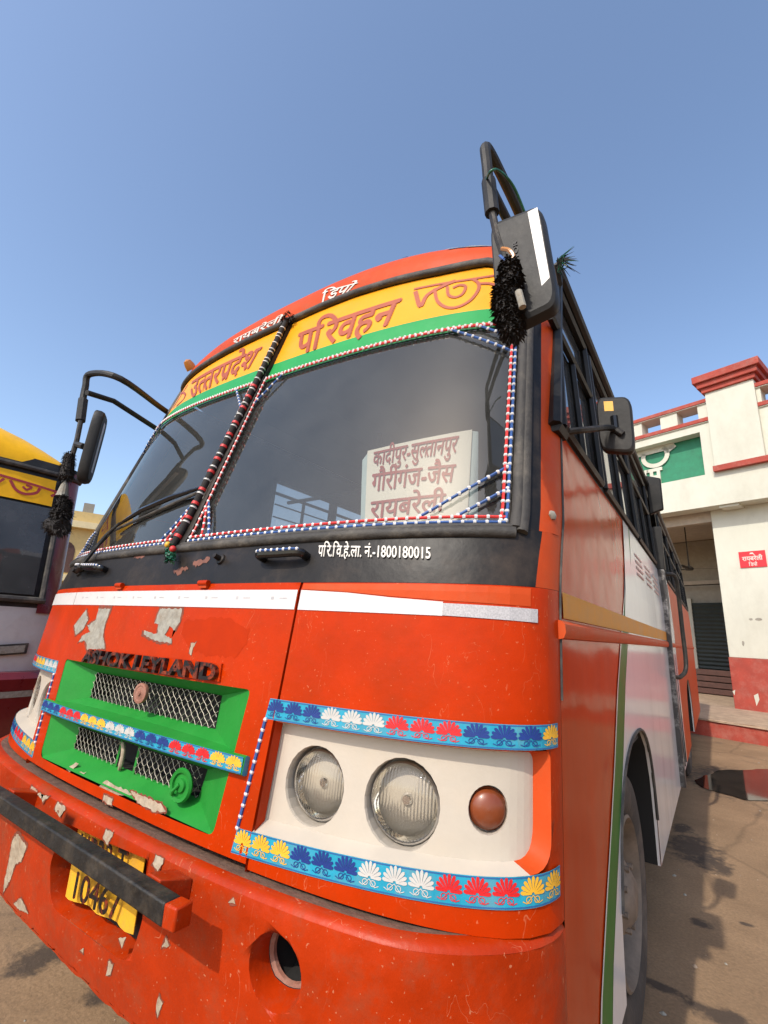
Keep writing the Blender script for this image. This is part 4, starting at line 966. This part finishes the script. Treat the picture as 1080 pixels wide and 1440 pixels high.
# interior
it = MB()
it.box((-1.2, .5, .95), (1.2, LEN-.05, .99), 'interior')
it.grid([[Pf(s_, z, o_) for s_ in np.linspace(-1.2, 1.2, 25)] for z, o_ in ((1.48, -.03), (1.60, -.03), (1.605, -.05), (1.605, -.5), (1.40, -.5))], 'interior')
it.grid([[arch(s_)*[.97, 0, 1]+[0, y_, -.03] for s_ in np.linspace(-1.3, 1.3, 21)] for y_ in (.75, LEN-.05)], 'interior')
for sg in (1, -1): it.quad((sg*1.225, .5, .95), (sg*1.225, LEN-.05, .95), (sg*1.225, LEN-.05, 1.95), (sg*1.225, .5, 1.95), 'interior')
it.build('interior_lining', BUS, smooth=0)
pt = MB(); pt.box((-1.18, 1.55, 1.0), (-.25, 1.58, 1.95), 'seat'); pt.tube([(-.25, 1.56, 1.0), (-.25, 1.56, 2.7)], .018, 'steel', 8); pt.tube([(-1.1, 1.56, 2.3), (-.25, 1.56, 2.3)], .015, 'steel', 8); pt.build('driver_partition', BUS)
def seat(x, y, w_):
    s_ = MB(); s_.box((x-w_/2, y, 1.35), (x+w_/2, y+.45, 1.47), 'seat'); s_.box((x-w_/2, y+.40, 1.42), (x+w_/2, y+.50, 2.05), 'seat'); s_.box((x-w_/2+.05, y+.05, .99), (x+w_/2-.05, y+.4, 1.35), 'dark'); s_.build('seat', BUS, bevel=.03)
seat(.55, .95, .5)
for k in range(7):
    for x in (-.75, .75): seat(x, 2.0+k*.85, .85)
sw_ = MB(); cc = np.array([.55, .72, 1.68]); axx = np.array([0, -.5, .87]); rws = [cc+np.array([math.cos(a)*.22, math.sin(a)*.22*.87, math.sin(a)*.22*.5]) for a in np.linspace(0, 2*math.pi, 25)]
sw_.tube(rws, .013, 'blackgloss', 8); sw_.tube([cc, cc+np.array([0, -.1, -.25])], .02, 'blackgloss', 8); sw_.tube([rws[0], rws[12]], .01, 'blackgloss', 6); sw_.build('steering_wheel', BUS)
# -- wiper on the far pane
wp = MB()
def gp(px, py, off): a = at(px, py, off); return Pf(*a, off)
wp.tube([gp(109, 803, .03), gp(112, 798, .045), gp(150, 752, .03), gp(168, 736, .022)], [.010, .010, .007, .006], 'steel', 8)
wp.tube([gp(112, 802, .03), gp(125, 783, .03), gp(160, 745, .02)], .004, 'steel', 6); wp.build('wiper_arm', BUS)
wb = MB(); wb.tube([gp(158, 743, .012), gp(200, 717, .012), gp(240, 700, .012), gp(282, 686, .012)], [.006, .011, .011, .006], 'blackgloss', 6); wb.tube([gp(160, 746, .006), gp(282, 691, .006)], .006, 'rubber', 6); wb.build('wiper_blade', BUS)
# -- mirrors
def slab(mb, corners, th, m, r=.25, n=5, bulge=0.):
    c = [np.array(p, float) for p in corners]; ex = c[1]-c[0]; ey = c[3]-c[0]; nn_ = np.cross(ex, ey); nn_ /= np.linalg.norm(nn_)
    p2 = rnd_poly([(0, 0), (1, 0), (1, 1), (0, 1)], [r]*4, n)
    def P2(u, v): return (c[0]*(1-u)+c[1]*u)*(1-v)+(c[3]*(1-u)+c[2]*u)*v
    def ins(k): return [(.5+(u-.5)*k, .5+(v-.5)*k) for u, v in p2]
    rows = [[P2(*q_)+nn_*h for q_ in ins(k)] for k, h in ((.90, th), (.97, th*.85), (1., th*.5), (1., 0), (.97, -th*.15))]
    mb.grid(rows, m, True); mb.add(rows[0], [tuple(range(len(p2)))], m); mb.add(rows[-1], [tuple(range(len(p2)))[::-1]], m)
    return P2, nn_
ma = MB()
Ax = 1.150; e0 = ony(683, 210, .04)
p_top = ony(683, 208, .05); p_b1 = ony(690, 290, .045); p_b2 = ony(700, 335, .04); p_b3 = ony(712, 372, .04)
ma.tube(spline([(1.16, .60, 2.66), (1.175, .35, 2.665), (1.17, .12, p_top[2]+.005), p_top, ony(685, 235, .045), p_b1], 6), .015, 'plastic', 10)
ma.tube([ony(687, 258, .05), (1.18, .30, 2.53), (1.17, .58, 2.50)], .013, 'plastic', 10)
ma.tube([ony(687, 255, .045), ony(692, 300, .045)], .019, 'plastic', 10); ma.tube([p_b1, p_b2, p_b3, ony(722, 445, .045)], .010, 'steel', 8)
MA = ma.build('mirror_arm', BUS)
mh = MB(); q_ = [ony(694, 326, .07), ony(766, 299, .07), ony(791, 440, .07), ony(706, 481, .07)]
P2, nv = slab(mh, q_, .035, 'plastic', .16)
sgn = 1 if nv[1] < 0 else -1
if sgn < 0:
    mh = MB(); P2, nv = slab(mh, [q_[1], q_[0], q_[3], q_[2]], .035, 'plastic', .16); PP = lambda u, v: P2(1-u, v)
else: PP = P2
fst = lambda u, v, off=0.: PP(u, v)+nv*(.0352+off)
mh.add([fst(*a) for a in ((.75, .05), (.93, .04), (.94, .74), (.80, .78))][::1], [(0, 1, 2, 3)], 'tape')
mh.add([PP(*a)-nv*.006 for a in ((.06, .06), (.94, .06), (.94, .94), (.06, .94))], [(0, 1, 2, 3)], 'mirror')
letter(mh, word(['VICTOR'], .01), [(.42, .58), (.42, .28), (.50, .28), (.50, .58)], 'blackgloss', fst, .001, **LAT)
mh.build('mirror_housing', MA, label='black mirror back with a white sticker strip')
# driver-side arm (far side)
ml = MB(); pt_ = ony(127, 526, .04)
ml.tube(spline([(-1.16, .75, 2.60), (-1.15, .50, 2.63), ony(170, 533, .10), pt_, ony(120, 545, .04), ony(115, 570, .04)], 6), .017, 'plastic', 10)
ml.tube([ony(122, 552, .04), ony(160, 564, .2), (-1.15, .70, 2.44)], .015, 'plastic', 10)
ml.tube([ony(117, 562, .04), ony(113, 592, .04)], .024, 'plastic', 10); ml.tube([ony(114, 590, .04), ony(108, 620, .03), ony(95, 662, .02)], .013, 'steel', 8)
ml.tube([ony(108, 625, .03), ony(118, 628, .02)], .016, 'plastic', 8); ML = ml.build('mirror_arm', BUS)
mh = MB(); c0 = ony(125, 628, .03); hv = np.array([.04, 0, .365]); vd = c0-CP; vd[2] = 0; vd /= np.linalg.norm(vd); wv = vd*.12+np.array([vd[1], -vd[0], 0])*.028
cs = [c0-wv*.5+hv*.5, c0+wv*.5+hv*.5, c0+wv*.5-hv*.5, c0-wv*.5-hv*.5]
P2, nv = slab(mh, cs, .04, 'plastic', .3); 
if nv[0] < 0:
    mh = MB(); P2, nv = slab(mh, [cs[1], cs[0], cs[3], cs[2]], .04, 'plastic', .3)
mh.add([P2(*a)+nv*.0405 for a in ((.35, .14), (.62, .14), (.62, .84), (.35, .84))], [(0, 1, 2, 3)], 'tape'); mh.build('mirror_housing', ML)
# small convex mirror on the door side
sm_ = MB(); ar0 = Ps(.50, 1.98, .0); ym = .78
cs = [ony(839, 563, ym), ony(888, 561, ym), ony(895, 641, ym), ony(846, 638, ym)]
P2, nv = slab(sm_, cs, .03, 'plastic', .22)
if nv[1] > 0: sm_ = MB(); P2, nv = slab(sm_, [cs[1], cs[0], cs[3], cs[2]], .03, 'plastic', .22)
cm = sum(np.array(p) for p in cs)/4; up_ = np.array(cs[0])-np.array(cs[3]); rt = np.array(cs[1])-np.array(cs[0])
a_ = cm+up_*.30-rt*.12; sm_.add([a_+nv*.0305+rt*x_+up_*z_ for x_, z_ in ((-.13, -.07), (.13, -.07), (.13, .11), (-.13, .11))], [(0, 1, 2, 3)], 'pyellow')
sm_.tube([cm+up_*.12+nv*.034, cm-up_*.1+nv*.034], .012, 'blackgloss', 8)
SM = MB(); SM.tube(spline([ar0, ar0+np.array([.06, .06, .02]), cm+nv*.05-up_*.12-rt*.1, cm+nv*.035-up_*.2+rt*.2], 6), .011, 'steel', 8); SMo = SM.build('side_mirror_arm', BUS); sm_.build('side_mirror', SMo, label='black rounded mirror back with a yellow sticker')

# ================================================================== things hung on the bus
def black_tassel(name, label, lumps, cat='tassel', group=None, seed=0, extra=None, n=420):
    t_ = MB()
    for i, (pts, rd) in enumerate(lumps):
        fluff(t_, pts, rd, n, .02, 'hair', seed+i)
        sp_ = [np.array(p, float) for p in pts]; t_.tube(sp_, [r_*.66 for r_ in rd], 'hair', 12)
    if extra: extra(t_)
    return tag(t_.build(name, smooth=0, merge=False), label, cat, group)
Y_ = -.005
def ex1(t_):
    t_.tube(spline([ony(706, 350, 0), ony(716, 352, -.01), ony(722, 362, -.01), ony(712, 372, -.01)], 4), .005, 'amber2', 6); t_.tube(spline([ony(703, 360, 0), ony(712, 368, -.015), ony(716, 378, -.01)], 4), .004, 'bluecord', 6)
    t_.tube([ony(729, 410, -.04), ony(735, 432, -.04)], .008, 'chipgrey', 8)
black_tassel('yarn_tassel', 'fat black yarn roll tied to the arm of the near mirror', [([ony(716, 372, Y_), ony(718, 400, Y_)], [.030, .040]), ([ony(712, 402, Y_), ony(713, 440, Y_)], [.040, .044]), ([ony(716, 438, Y_), ony(721, 468, Y_)], [.044, .036])], seed=3, extra=ex1, n=900)
def ex2(t_): t_.lathe(ony(89, 690, -.0), (0, 0, 1), [(.030, -.03), (.026, -.02), (.016, .03), (.004, .05)], 'chipgrey', 12)
black_tassel('yarn_tassel', 'black pompom tassel with a small bell hanging from the far mirror', [([ony(98, 640, .0), ony(93, 672, .0)], [.035, .05]), ([ony(90, 705, 0), ony(89, 712, 0)], [.05, .05]), ([ony(82, 722, 0), ony(90, 724, 0)], [.055, .055]), ([ony(72, 738, 0), ony(88, 742, 0)], [.055, .06])], seed=13, extra=ex2, n=800)
tr_ = MB()
for i in range(60):
    rnd = random.Random(i); c = ony(784, 372, .30); e = c+np.array([rnd.uniform(0, .055), rnd.uniform(-.03, .05), rnd.uniform(-.025, .03)]); tr_.tube([c+np.array([0, 0, rnd.uniform(-.03, .02)]), (c+e)/2+np.array([0, 0, .008]), e], [.002, .0016, .0004], 'greentinsel' if i % 2 else 'hair', 3)
tr_.tube([ony(782, 372, .30), ony(788, 400, .34), (1.21, .52, 2.62)], .006, 'plastic', 6)
tag(tr_.build('plume', smooth=0, merge=False), 'dark feathery plume sticking out behind the near mirror', 'plume')
wr = MB(); wr.tube(spline([ony(684, 252, .03), ony(690, 241, .0), ony(702, 240, .02), ony(722, 262, .08), ony(740, 304, .14)], 6), .0035, 'greentinsel', 6)
tag(wr.build('wire', smooth=60), 'thin green wire looped over the near mirror arm', 'wire')
rp = MB()
rpts = [np.array(at(404, 450, .02)), np.array(at(243, 768, .02))]
path = [Pf(*(rpts[0]+(rpts[1]-rpts[0])*t_), .022) for t_ in np.linspace(0, 1, 60)]
rp.tube(path, .0125, 'hair', 10)
L_ = np.linalg.norm(path[-1]-path[0]); kk = 0
for i in range(34):
    t_ = .06+.93*(i+random.uniform(-.3, .3))/34; j = min(int(t_*59), 58); c = path[j]; d_ = (path[j+1]-path[j]); d_ /= np.linalg.norm(d_)
    col_ = 'redcord' if i % 2 else 'pwhite'
    if t_ < .35: col_ = 'pwhite'
    rp.tube([c, c+d_*(.011 if col_ == 'redcord' else .006)], .0142, col_, 10)
fluff(rp, [path[0]-np.array([.01, 0, 0]), path[0]+np.array([.02, 0, .01])], [.03, .035], 160, .02, 'hair', 5)
fluff(rp, [gp(240, 770, .03), gp(240, 787, .035)], [.022, .024], 160, .02, 'greentinsel', 6, th=.004)
rp.ball(gp(236, 766, .03), .012, 'pyellow'); rp.ball(gp(243, 772, .035), .012, 'redcord')
tag(rp.build('decorative_rope', smooth=40, merge=False), 'black rope bound with red and white thread beside the windscreen centre post', 'rope')
# destination board behind the glass
bo = MB(); BO = -.055
q_ = [at(517, 634, BO), at(664, 604, BO), at(657, 735, BO), at(513, 735, BO)]
fb = lambda a, b_, off=0.: Pf(a, b_, BO+off)
patch(bo, q_, 'paper', fb, 0, .1, .1)
patch(bo, [q_[0], (q_[0][0]-.016, q_[0][1]-.03), (q_[3][0]-.018, q_[3][1]), q_[3]], 'paleblue', fb, -.006, .1, .1); patch(bo, [q_[1], (q_[1][0]+.02, q_[1][1]-.005), (q_[2][0]+.03, q_[2][1]), q_[2]], 'paleblue', fb, -.006, .1, .1)
patch(bo, q_, 'paper', fb, -.008, .1, .1)
for tok, px in ((['कादीपुर-सु', '~ल', 'तानपुर'], [(526, 637), (646, 614), (642, 637), (524, 656)]), (['गौरीगंज-जैस'], [(524, 668), (642, 654), (638, 678), (522, 692)]), (['रायबरेली'], [(522, 707), (628, 695), (624, 718), (520, 730)])):
    letter(bo, word(tok, .02), [at(x, y_, BO) for x, y_ in px], 'letterred', fb, .002)
tag(bo.build('destination_board', smooth=0), 'cream hand-painted route board with red lettering standing behind the windscreen', 'sign')

# ================================================================== OTHER BUS (left)
def frame(o, az):   # local frame: e along the face, n out of the face
    e = np.array([-math.sin(az), math.cos(az), 0]); n_ = np.array([math.cos(az), math.sin(az), 0]); o = np.array(o, float)
    return lambda a, b_, z: o+e*a+n_*b_+np.array([0, 0, z])
AZ = math.radians(-10); d_ = ray(84, 872); d_ /= np.linalg.norm(d_[:2]); o_ = CP+d_*4.7; o_[2] = 0
OB_ = thing('bus', 'yellow, white and maroon bus standing at the left edge of the picture', 'bus', tuple(o_))
fr = frame(o_, AZ)      # a=0 at the right-hand corner, negative towards the left; b out of the face
def plan2(a):           # gentle bow of the front and a rounded right corner
    r = 1.25; x = (a+1.25)/1.25; return -.22*(1-(1-min(abs(x), 1)**2.8)**(1/2.8))
avals = list(np.linspace(-2.5, -.3, 14))+[-.2, -.12, -.07, -.04, -.02, -.006, 0]
def s2(a, z, off=0.): 
    lean = -.30*max(0, z-1.45)/1.5; return fr(a, plan2(a)+lean+off, z)
sh = MB(); Zt = 2.66
for z0_, z1_, mm in ((.90, 1.40, 'buswhite'), ):
    sh.grid([[s2(a, z) for a in avals] for z in np.linspace(z0_, z1_, 5)], mm)
sh.grid([[s2(a, z) for a in avals] for z in np.linspace(1.40, Zt, 6)], 'plastic')
sh.grid([[fr(0, -.22, .5), fr(0, -8, .5)], [fr(0, -.22, 1.4), fr(0, -8, 1.4)], [fr(0, -.45, 2.4), fr(0, -8, 2.4)]], 'maroon'); sh.grid([[fr(-2.5, -.22, .5), fr(-2.5, -8, .5)], [fr(-2.5, -.22, 2.4), fr(-2.5, -8, 2.4)]], 'maroon')
sh.build('body', OB_)
pm = MB(); pm.grid([[s2(a, z, .012) for a in (-.16, -.10, -.05, -.02, -.004)] for z in np.linspace(1.36, 2.62, 6)], 'maroon'); pm.build('corner_post', OB_)
bu2 = MB(); bu2.grid([[s2(a, z, o) for a in avals] for z, o in ((.40, .02), (.42, .07), (.60, .10), (.87, .10), (.915, .06), (.92, .0))], 'maroon'); bu2.grid([[s2(a, z, .104) for a in avals] for z in (.74, .785)], 'chipgrey'); bu2.build('bumper', OB_)
wg = MB(); wg.grid([[s2(a, z, .014) for a in avals if -1.2 < a < -.14] for z in np.linspace(1.50, 2.24, 5)], 'sideglass'); wg.build('windscreen_pane', OB_)
sy = MB(); sy.grid([[s2(a, z, .018) for a in avals if -1.2 < a < -.14] for z in (2.26, 2.50)], 'busyellow')
for pts, wd in (([(-.66, 2.44), (-.40, 2.42), (-.16, 2.40)], .02), ([(-.52, 2.41), (-.47, 2.34), (-.40, 2.32), (-.33, 2.35), (-.31, 2.40)], .022), ([(-.43, 2.38), (-.40, 2.36), (-.37, 2.39), (-.41, 2.40)], .018), ([(-.60, 2.36), (-.56, 2.41)], .02), ([(-.22, 2.35), (-.17, 2.40)], .02)):
    ribbon(sy, spline(pts, 4), wd, 'letterred', s2, .022)
letter(sy, word(['न'], .03), [(-.92, 2.45), (-.70, 2.45), (-.72, 2.30), (-.92, 2.30)], 'letterred', s2, .022)
sy.build('sun_strip', OB_, smooth=0)
rf2 = MB(); rows = []
for t_ in np.linspace(0, 1, 9):
    q2 = t_*math.pi/2; rows.append([s2(a, Zt-.06)+fr(0, -.6*(1-math.cos(q2)), (.08+.36*(1-(abs(a+1.25)/1.25)**2.5))*math.sin(q2))-fr(0, 0, 0) for a in avals])
rf2.grid(rows, 'busyellow'); rf2.grid([rows[-1], [p+fr(0, -7, 0)-fr(0, 0, 0) for p in rows[-1]]], 'busyellow'); rf2.build('roof', OB_)
se = MB(); se.tube([s2(a, 2.56, .02) for a in avals if a > -1.3], .022, 'rubber', 8); se.tube([s2(a, 1.46, .02) for a in avals if a > -1.3 and a < -.1], .025, 'rubber', 8); se.tube([s2(-.14, z, .02) for z in np.linspace(1.46, 2.56, 6)], .022, 'rubber', 8); se.build('windscreen_seal', OB_)
lp = MB(); lp.prism([s2(-.40, 1.03, .004), s2(-.16, 1.05, .004), s2(-.16, 1.13, .004), s2(-.40, 1.11, .004)], fr(0, .02, 0)-fr(0, 0, 0), 'rubber'); lp.prism([s2(-.38, 1.045, .02), s2(-.18, 1.062, .02), s2(-.18, 1.115, .02), s2(-.38, 1.10, .02)], fr(0, .01, 0)-fr(0, 0, 0), 'chipgrey'); lp.build('side_lamp', OB_)
hl2 = MB(); hl2.prism([s2(-1.1, .95, .004), s2(-.50, .95, .004), s2(-.46, 1.22, .004), s2(-1.1, 1.22, .004)], fr(0, .004, 0)-fr(0, 0, 0), 'dark'); hl2.build('headlight_recess', OB_)
in2 = MB(); in2.box((-2.4, -8, .5), (-.1, -.6, .6), 'dark', fr); in2.box((-2.3, -1.6, 1.0), (-.2, -1.5, 2.5), 'interior', fr); in2.build('interior_lining', OB_)
for b_ in (-1.5, -6):
    for a in (-.12, -2.38):
        t_ = MB(); n2 = fr(1, 0, 0)-fr(0, 0, 0); t_.lathe(fr(a, b_, .45), n2, [(.0005, -.10), (.25, -.11), (.40, -.12), (.45, -.08), (.45, .08), (.40, .12), (.25, .11), (.0005, .1)], 'tyre', 32); t_.build('wheel', OB_)

# ================================================================== STATION BUILDING (right)
BU_ = np.array([.954, -.300, 0]); BN_ = np.array([-.300, -.954, 0]); BO_ = np.array([1.22, 8.98, 0])
def bf(u, v, z): return BO_+BU_*u-BN_*v+np.array([0, 0, z])      # v = depth behind the platform edge
def onB(px, py, v):
    d = ray(px, py); t = ((BO_-BN_*v-CP)@BN_)/(d@BN_); p = CP+d*t; return ((p-BO_)@BU_, p[2])
SB = thing('station_building', 'cream bus station building with red trim, pillar and green name board', 'building', tuple(BO_))
plf = thing('platform', 'low stone platform step with red painted edge at the foot of the station', 'platform', tuple(BO_))
p_ = MB(); p_.box((-9, .002, 0), (16, 7, .238), 'redtrim', bf); p_.build('platform_face', plf)
p_ = MB()
lipn = 60; 
p_.grid([[bf(u, v+random.uniform(-.015, .015)*(v < .1), z) for u in np.linspace(-9, 16, 120)] for v, z in ((-.02, .236), (-.022, .258), (-.01, .268), (.6, .27), (2.5, .27), (7, .27))], 'stone'); p_.build('platform_top', plf, smooth=0)
wl = MB(); V1 = 2.3
ul = onB(1030, 960, V1)[0]
wl.box((ul, V1, 1.24), (14, V1+.5, 4.6), 'wall', bf); wl.build('pier_wall', SB, bevel=.01)
dd = MB(); dd.box((ul-.012, V1-.012, .26), (14, V1+.5, 1.24), 'redtrim', bf)
for i, px in enumerate([[(1060, 978), (1066, 975), (1068, 984), (1064, 993), (1062, 985)], [(1030, 972), (1034, 970), (1033, 978)]]):
    dd.add([bf(*onB(x, y_, V1-.012)[:1], V1-.0145, onB(x, y_, V1-.012)[1]) for x, y_ in px], [tuple(range(len(px)))], 'wall')
dd.build('red_dado', SB, bevel=.008)
sc_ = MB()
for px, py, rx, rz in ((1067, 871, .06, .03), (1056, 871, .03, .02), (1045, 905, .02, .05)):
    c_ = onB(px, py, V1); sc_.add([bf(a, V1-.0025, b_) for a, b_ in rough(circ(c_, rx, 12, rz), .006, .02, int(px))], [tuple(range(len(rough(circ(c_, rx, 12, rz), .006, .02, int(px)))))], 'chipgrey')
sc_.tube([bf(2.0, V1-.012, .3), bf(2.0, V1-.012, 4.3)], .012, 'soffit', 6)
sc_.build('wall_marks', SB, smooth=0)
V2 = 1.9
fa = MB()
sgnr = onB(988, 640, V2)[0]; zS0, zS1, zSt = 5.02, 6.02, 4.31
fa.box((sgnr, V2, zSt), (14, V2+.4, 6.28), 'wall', bf)                       # right of the sign
fa.box((-9, V2, zSt), (sgnr, V2+.4, zS0), 'wall', bf); fa.box((-9, V2, zS1), (sgnr, V2+.4, 6.28), 'wall', bf)
fa.build('upper_wall', SB)
sg_ = MB(); sg_.box((-6, V2+.26, zS0), (sgnr, V2+.39, zS1), 'signgreen', bf); SG = sg_.build('name_board', SB, label='green recessed name board')
fsn = lambda u, z, off=0.: bf(u, V2+.26-off, z)
lt = MB()
ur = onB(932, 660, V2+.26)
letter(lt, word(['िनगम'], .03, .1), [(ur[0]-1.15, ur[1]+.04), (ur[0], ur[1]+.04), (ur[0], ur[1]-.33), (ur[0]-1.15, ur[1]-.33)], 'wall', fsn, .0, depth=.04)
def sgp(px, py): return np.array(onB(px, py, V2+.26))
def srib(pts, w_):
    ribbon(lt, pts, w_, 'wall', fsn, .04)
srib([sgp(895, 641), sgp(925, 633), sgp(949, 627)], .14)
srib([sgp(938, 636), sgp(950, 626)], .10)
cr = sgp(922, 642); srib([cr+np.array([math.cos(a)*.27, math.sin(a)*.24]) for a in np.linspace(math.radians(150), math.radians(405), 20)], .10)
lt.build('lettering', SG, smooth=0)
cpn = MB()
for z0_, z1_ in ((6.22, 6.31), (6.66, 6.75)): cpn.box((-9, V2-.05, z0_), (14, V2+.45, z1_), 'redtrim', bf); cpn.box((-9, V2-.035, z0_-.02), (14, V2+.43, z0_-.002), 'wall', bf)
cpn.build('parapet_coping', SB, bevel=.008)
k = -8.6
while k < 13:
    b_ = MB(); b_.box((k, V2, 6.31), (k+.36, V2+.35, 6.64), 'wall', bf); b_.build('baluster', SB); k += .78
pi = MB(); pu0, pu1 = onB(1000, 620, V2-.08)[0], onB(1068, 600, V2-.08)[0]
pu0 = .18; pu1 = 1.05
pi.box((pu0, V2-.09, 5.14), (pu1, V2+.6, 6.84), 'wall', bf); PI = pi.build('parapet_pillar', SB, bevel=.006)
pc = MB()
for i, (e_, z0_, z1_) in enumerate(((.05, 6.84, 6.95), (.11, 6.95, 7.07), (.17, 7.07, 7.23))): pc.box((pu0-e_, V2-.09-e_, z0_), (pu1+e_, V2+.6+e_, z1_), 'redtrim', bf)
pc.build('pillar_cap', PI, bevel=.008)
rs = MB(); rs.box((pu0-.03, V2-.11, 5.02), (14, V2+.0, 5.14), 'redtrim', bf); rs.build('red_string_course', SB, bevel=.006)
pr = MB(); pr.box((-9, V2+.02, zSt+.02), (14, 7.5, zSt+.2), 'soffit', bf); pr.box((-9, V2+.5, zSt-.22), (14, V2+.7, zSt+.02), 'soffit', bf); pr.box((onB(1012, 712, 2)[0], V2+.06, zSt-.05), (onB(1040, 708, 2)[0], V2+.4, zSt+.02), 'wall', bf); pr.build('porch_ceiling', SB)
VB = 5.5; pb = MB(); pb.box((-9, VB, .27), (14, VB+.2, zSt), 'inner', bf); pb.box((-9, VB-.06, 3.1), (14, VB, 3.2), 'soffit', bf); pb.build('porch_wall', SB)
s0, s1 = onB(980, 900, VB)[0], onB(1030, 900, VB)[0]
shh = MB(); zt_ = onB(1000, 848, VB)[1]
nn_ = 34
shh.grid([[bf(u, VB-.07-(.02 if i % 2 else 0), .85+(zt_-.85)*i/nn_) for u in (s0, s1+.6)] for i in range(nn_+1)], 'shutter'); shh.build('roller_shutter', SB, smooth=0)
jb = MB(); jb.box((s0-.22, VB-.12, .27), (s0, VB+.0, zt_+.12), 'wall', bf); jb.build('shutter_jamb', SB)
bx = MB()
for k in range(4): bx.box((s0-.05, VB-.5+.02*k, .29+k*.15), (s1+.5, VB-.13, .42+k*.15), 'wood', bf)
tag(bx.build('crate_stack', bevel=.01), 'dark brown slatted crates stacked in front of the shutter', 'crate')
ro = MB(); ro.tube([bf(-9, VB-.3, 3.05), bf(14, VB-.3, 3.05)], .015, 'rubber', 6); ro.build('conduit', SB)
vf = 3.6; pa, pb_ = onB(963, 745, vf), onB(969, 799, vf)
fn = thing('ceiling_fan', 'ceiling fan on a long rod under the porch of the station', 'fan', tuple(bf(pa[0], vf, pb_[1])))
q_ = MB(); q_.tube([bf(pa[0], vf, zSt+.02), bf(pa[0], vf, pb_[1]+.04)], .014, 'rubber', 8); q_.build('rod', fn)
q_ = MB(); q_.lathe(bf(pa[0], vf, pb_[1]-.06), (0, 0, 1), [(.0005, 0), (.08, .01), (.10, .05), (.07, .09), (.02, .12), (.015, .2)], 'rubber', 20); q_.build('motor', fn)
for k in range(3):
    a = math.radians(15+120*k); c = np.array(bf(pa[0], vf, pb_[1]-.01)); u = np.array([math.cos(a), math.sin(a), 0]); v = np.array([-math.sin(a), math.cos(a), .15]); q_ = MB(); q_.prism([c+u*.1-v*.04, c+u*.62-v*.06, c+u*.62+v*.06, c+u*.1+v*.04], (0, 0, .006), 'rubber'); q_.build('blade', fn)
rd = MB(); r_ = [onB(1030, 776, V1), onB(1069, 768, V1), onB(1072, 793, V1), onB(1032, 797, V1)]
fw = lambda u, z, off=0.: bf(u, V1-.016-off, z)
u0, u1 = .26, .70; za, zb_ = 3.02, 3.35
rd.box((u0, V1-.016, za), (u1, V1+.01, zb_), 'signred', bf)
letter(rd, word(['रायबरेली'], .02), [(u0+.05, 3.24), (u1-.05, 3.24), (u1-.05, 3.16), (u0+.05, 3.16)], 'letterwhite', fw, .003); letter(rd, word(['िडपो'], .02), [(.41, 3.11), (.55, 3.11), (.55, 3.05), (.41, 3.05)], 'letterwhite', fw, .003)
rd.add([fw(.44, 3.29, .003), fw(.52, 3.29, .003), fw(.50, 3.32, .003), fw(.46, 3.32, .003)], [(0, 1, 2, 3)], 'letterwhite')
tag(rd.build('wall_sign', smooth=0), 'small red plate with white lettering on the cream station wall', 'sign')

# ================================================================== FAR YELLOW BUILDING (left)
d_ = ray(97, 872); d_ /= np.linalg.norm(d_[:2]); o_ = CP+d_*26; o_[2] = 0
YB = thing('building', 'pale yellow building with arched windows far behind between the two buses', 'building', tuple(o_))
e2 = np.array([d_[1], -d_[0], 0]); n2 = np.array([d_[0], d_[1], 0])
yf = lambda a, b_, z: o_+e2*a+n2*b_+np.array([0, 0, z])
b1 = MB(); b1.box((-9, 0, 0), (14, 8, 5.4), 'cream', yf); b1.build('wall', YB)
b1 = MB(); b1.box((-9.2, -.35, 5.4), (14.2, 8.2, 5.7), 'creamband', yf); b1.box((-9, -.1, 5.7), (14, .2, 6.2), 'cream', yf); b1.build('cornice', YB)
for k in range(9):
    a = -8+k*2.4; w_ = MB(); pts = [yf(a+x, -.02, z) for x, z in [(-.45, 3.3), (.45, 3.3), (.45, 4.3)]+[(.45*math.cos(t_), 4.3+.45*math.sin(t_)) for t_ in np.linspace(.2, math.pi-.2, 8)]+[(-.45, 4.3)]]
    w_.prism(pts, n2*.05, 'wood'); w_.build('arched_window', YB)
for z in (2.2, 2.9): b1 = MB(); b1.box((-9, -.5, z), (14, .0, z+.28), 'creamband', yf); b1.build('balcony_band', YB)
for k in range(12): b1 = MB(); a = -8+k*1.9; b1.box((a, .2, 6.2), (a+random.uniform(.4, 1.2), 1.2, 6.3+random.uniform(.1, .6)), 'chipgrey', yf); b1.build('roof_clutter', YB)
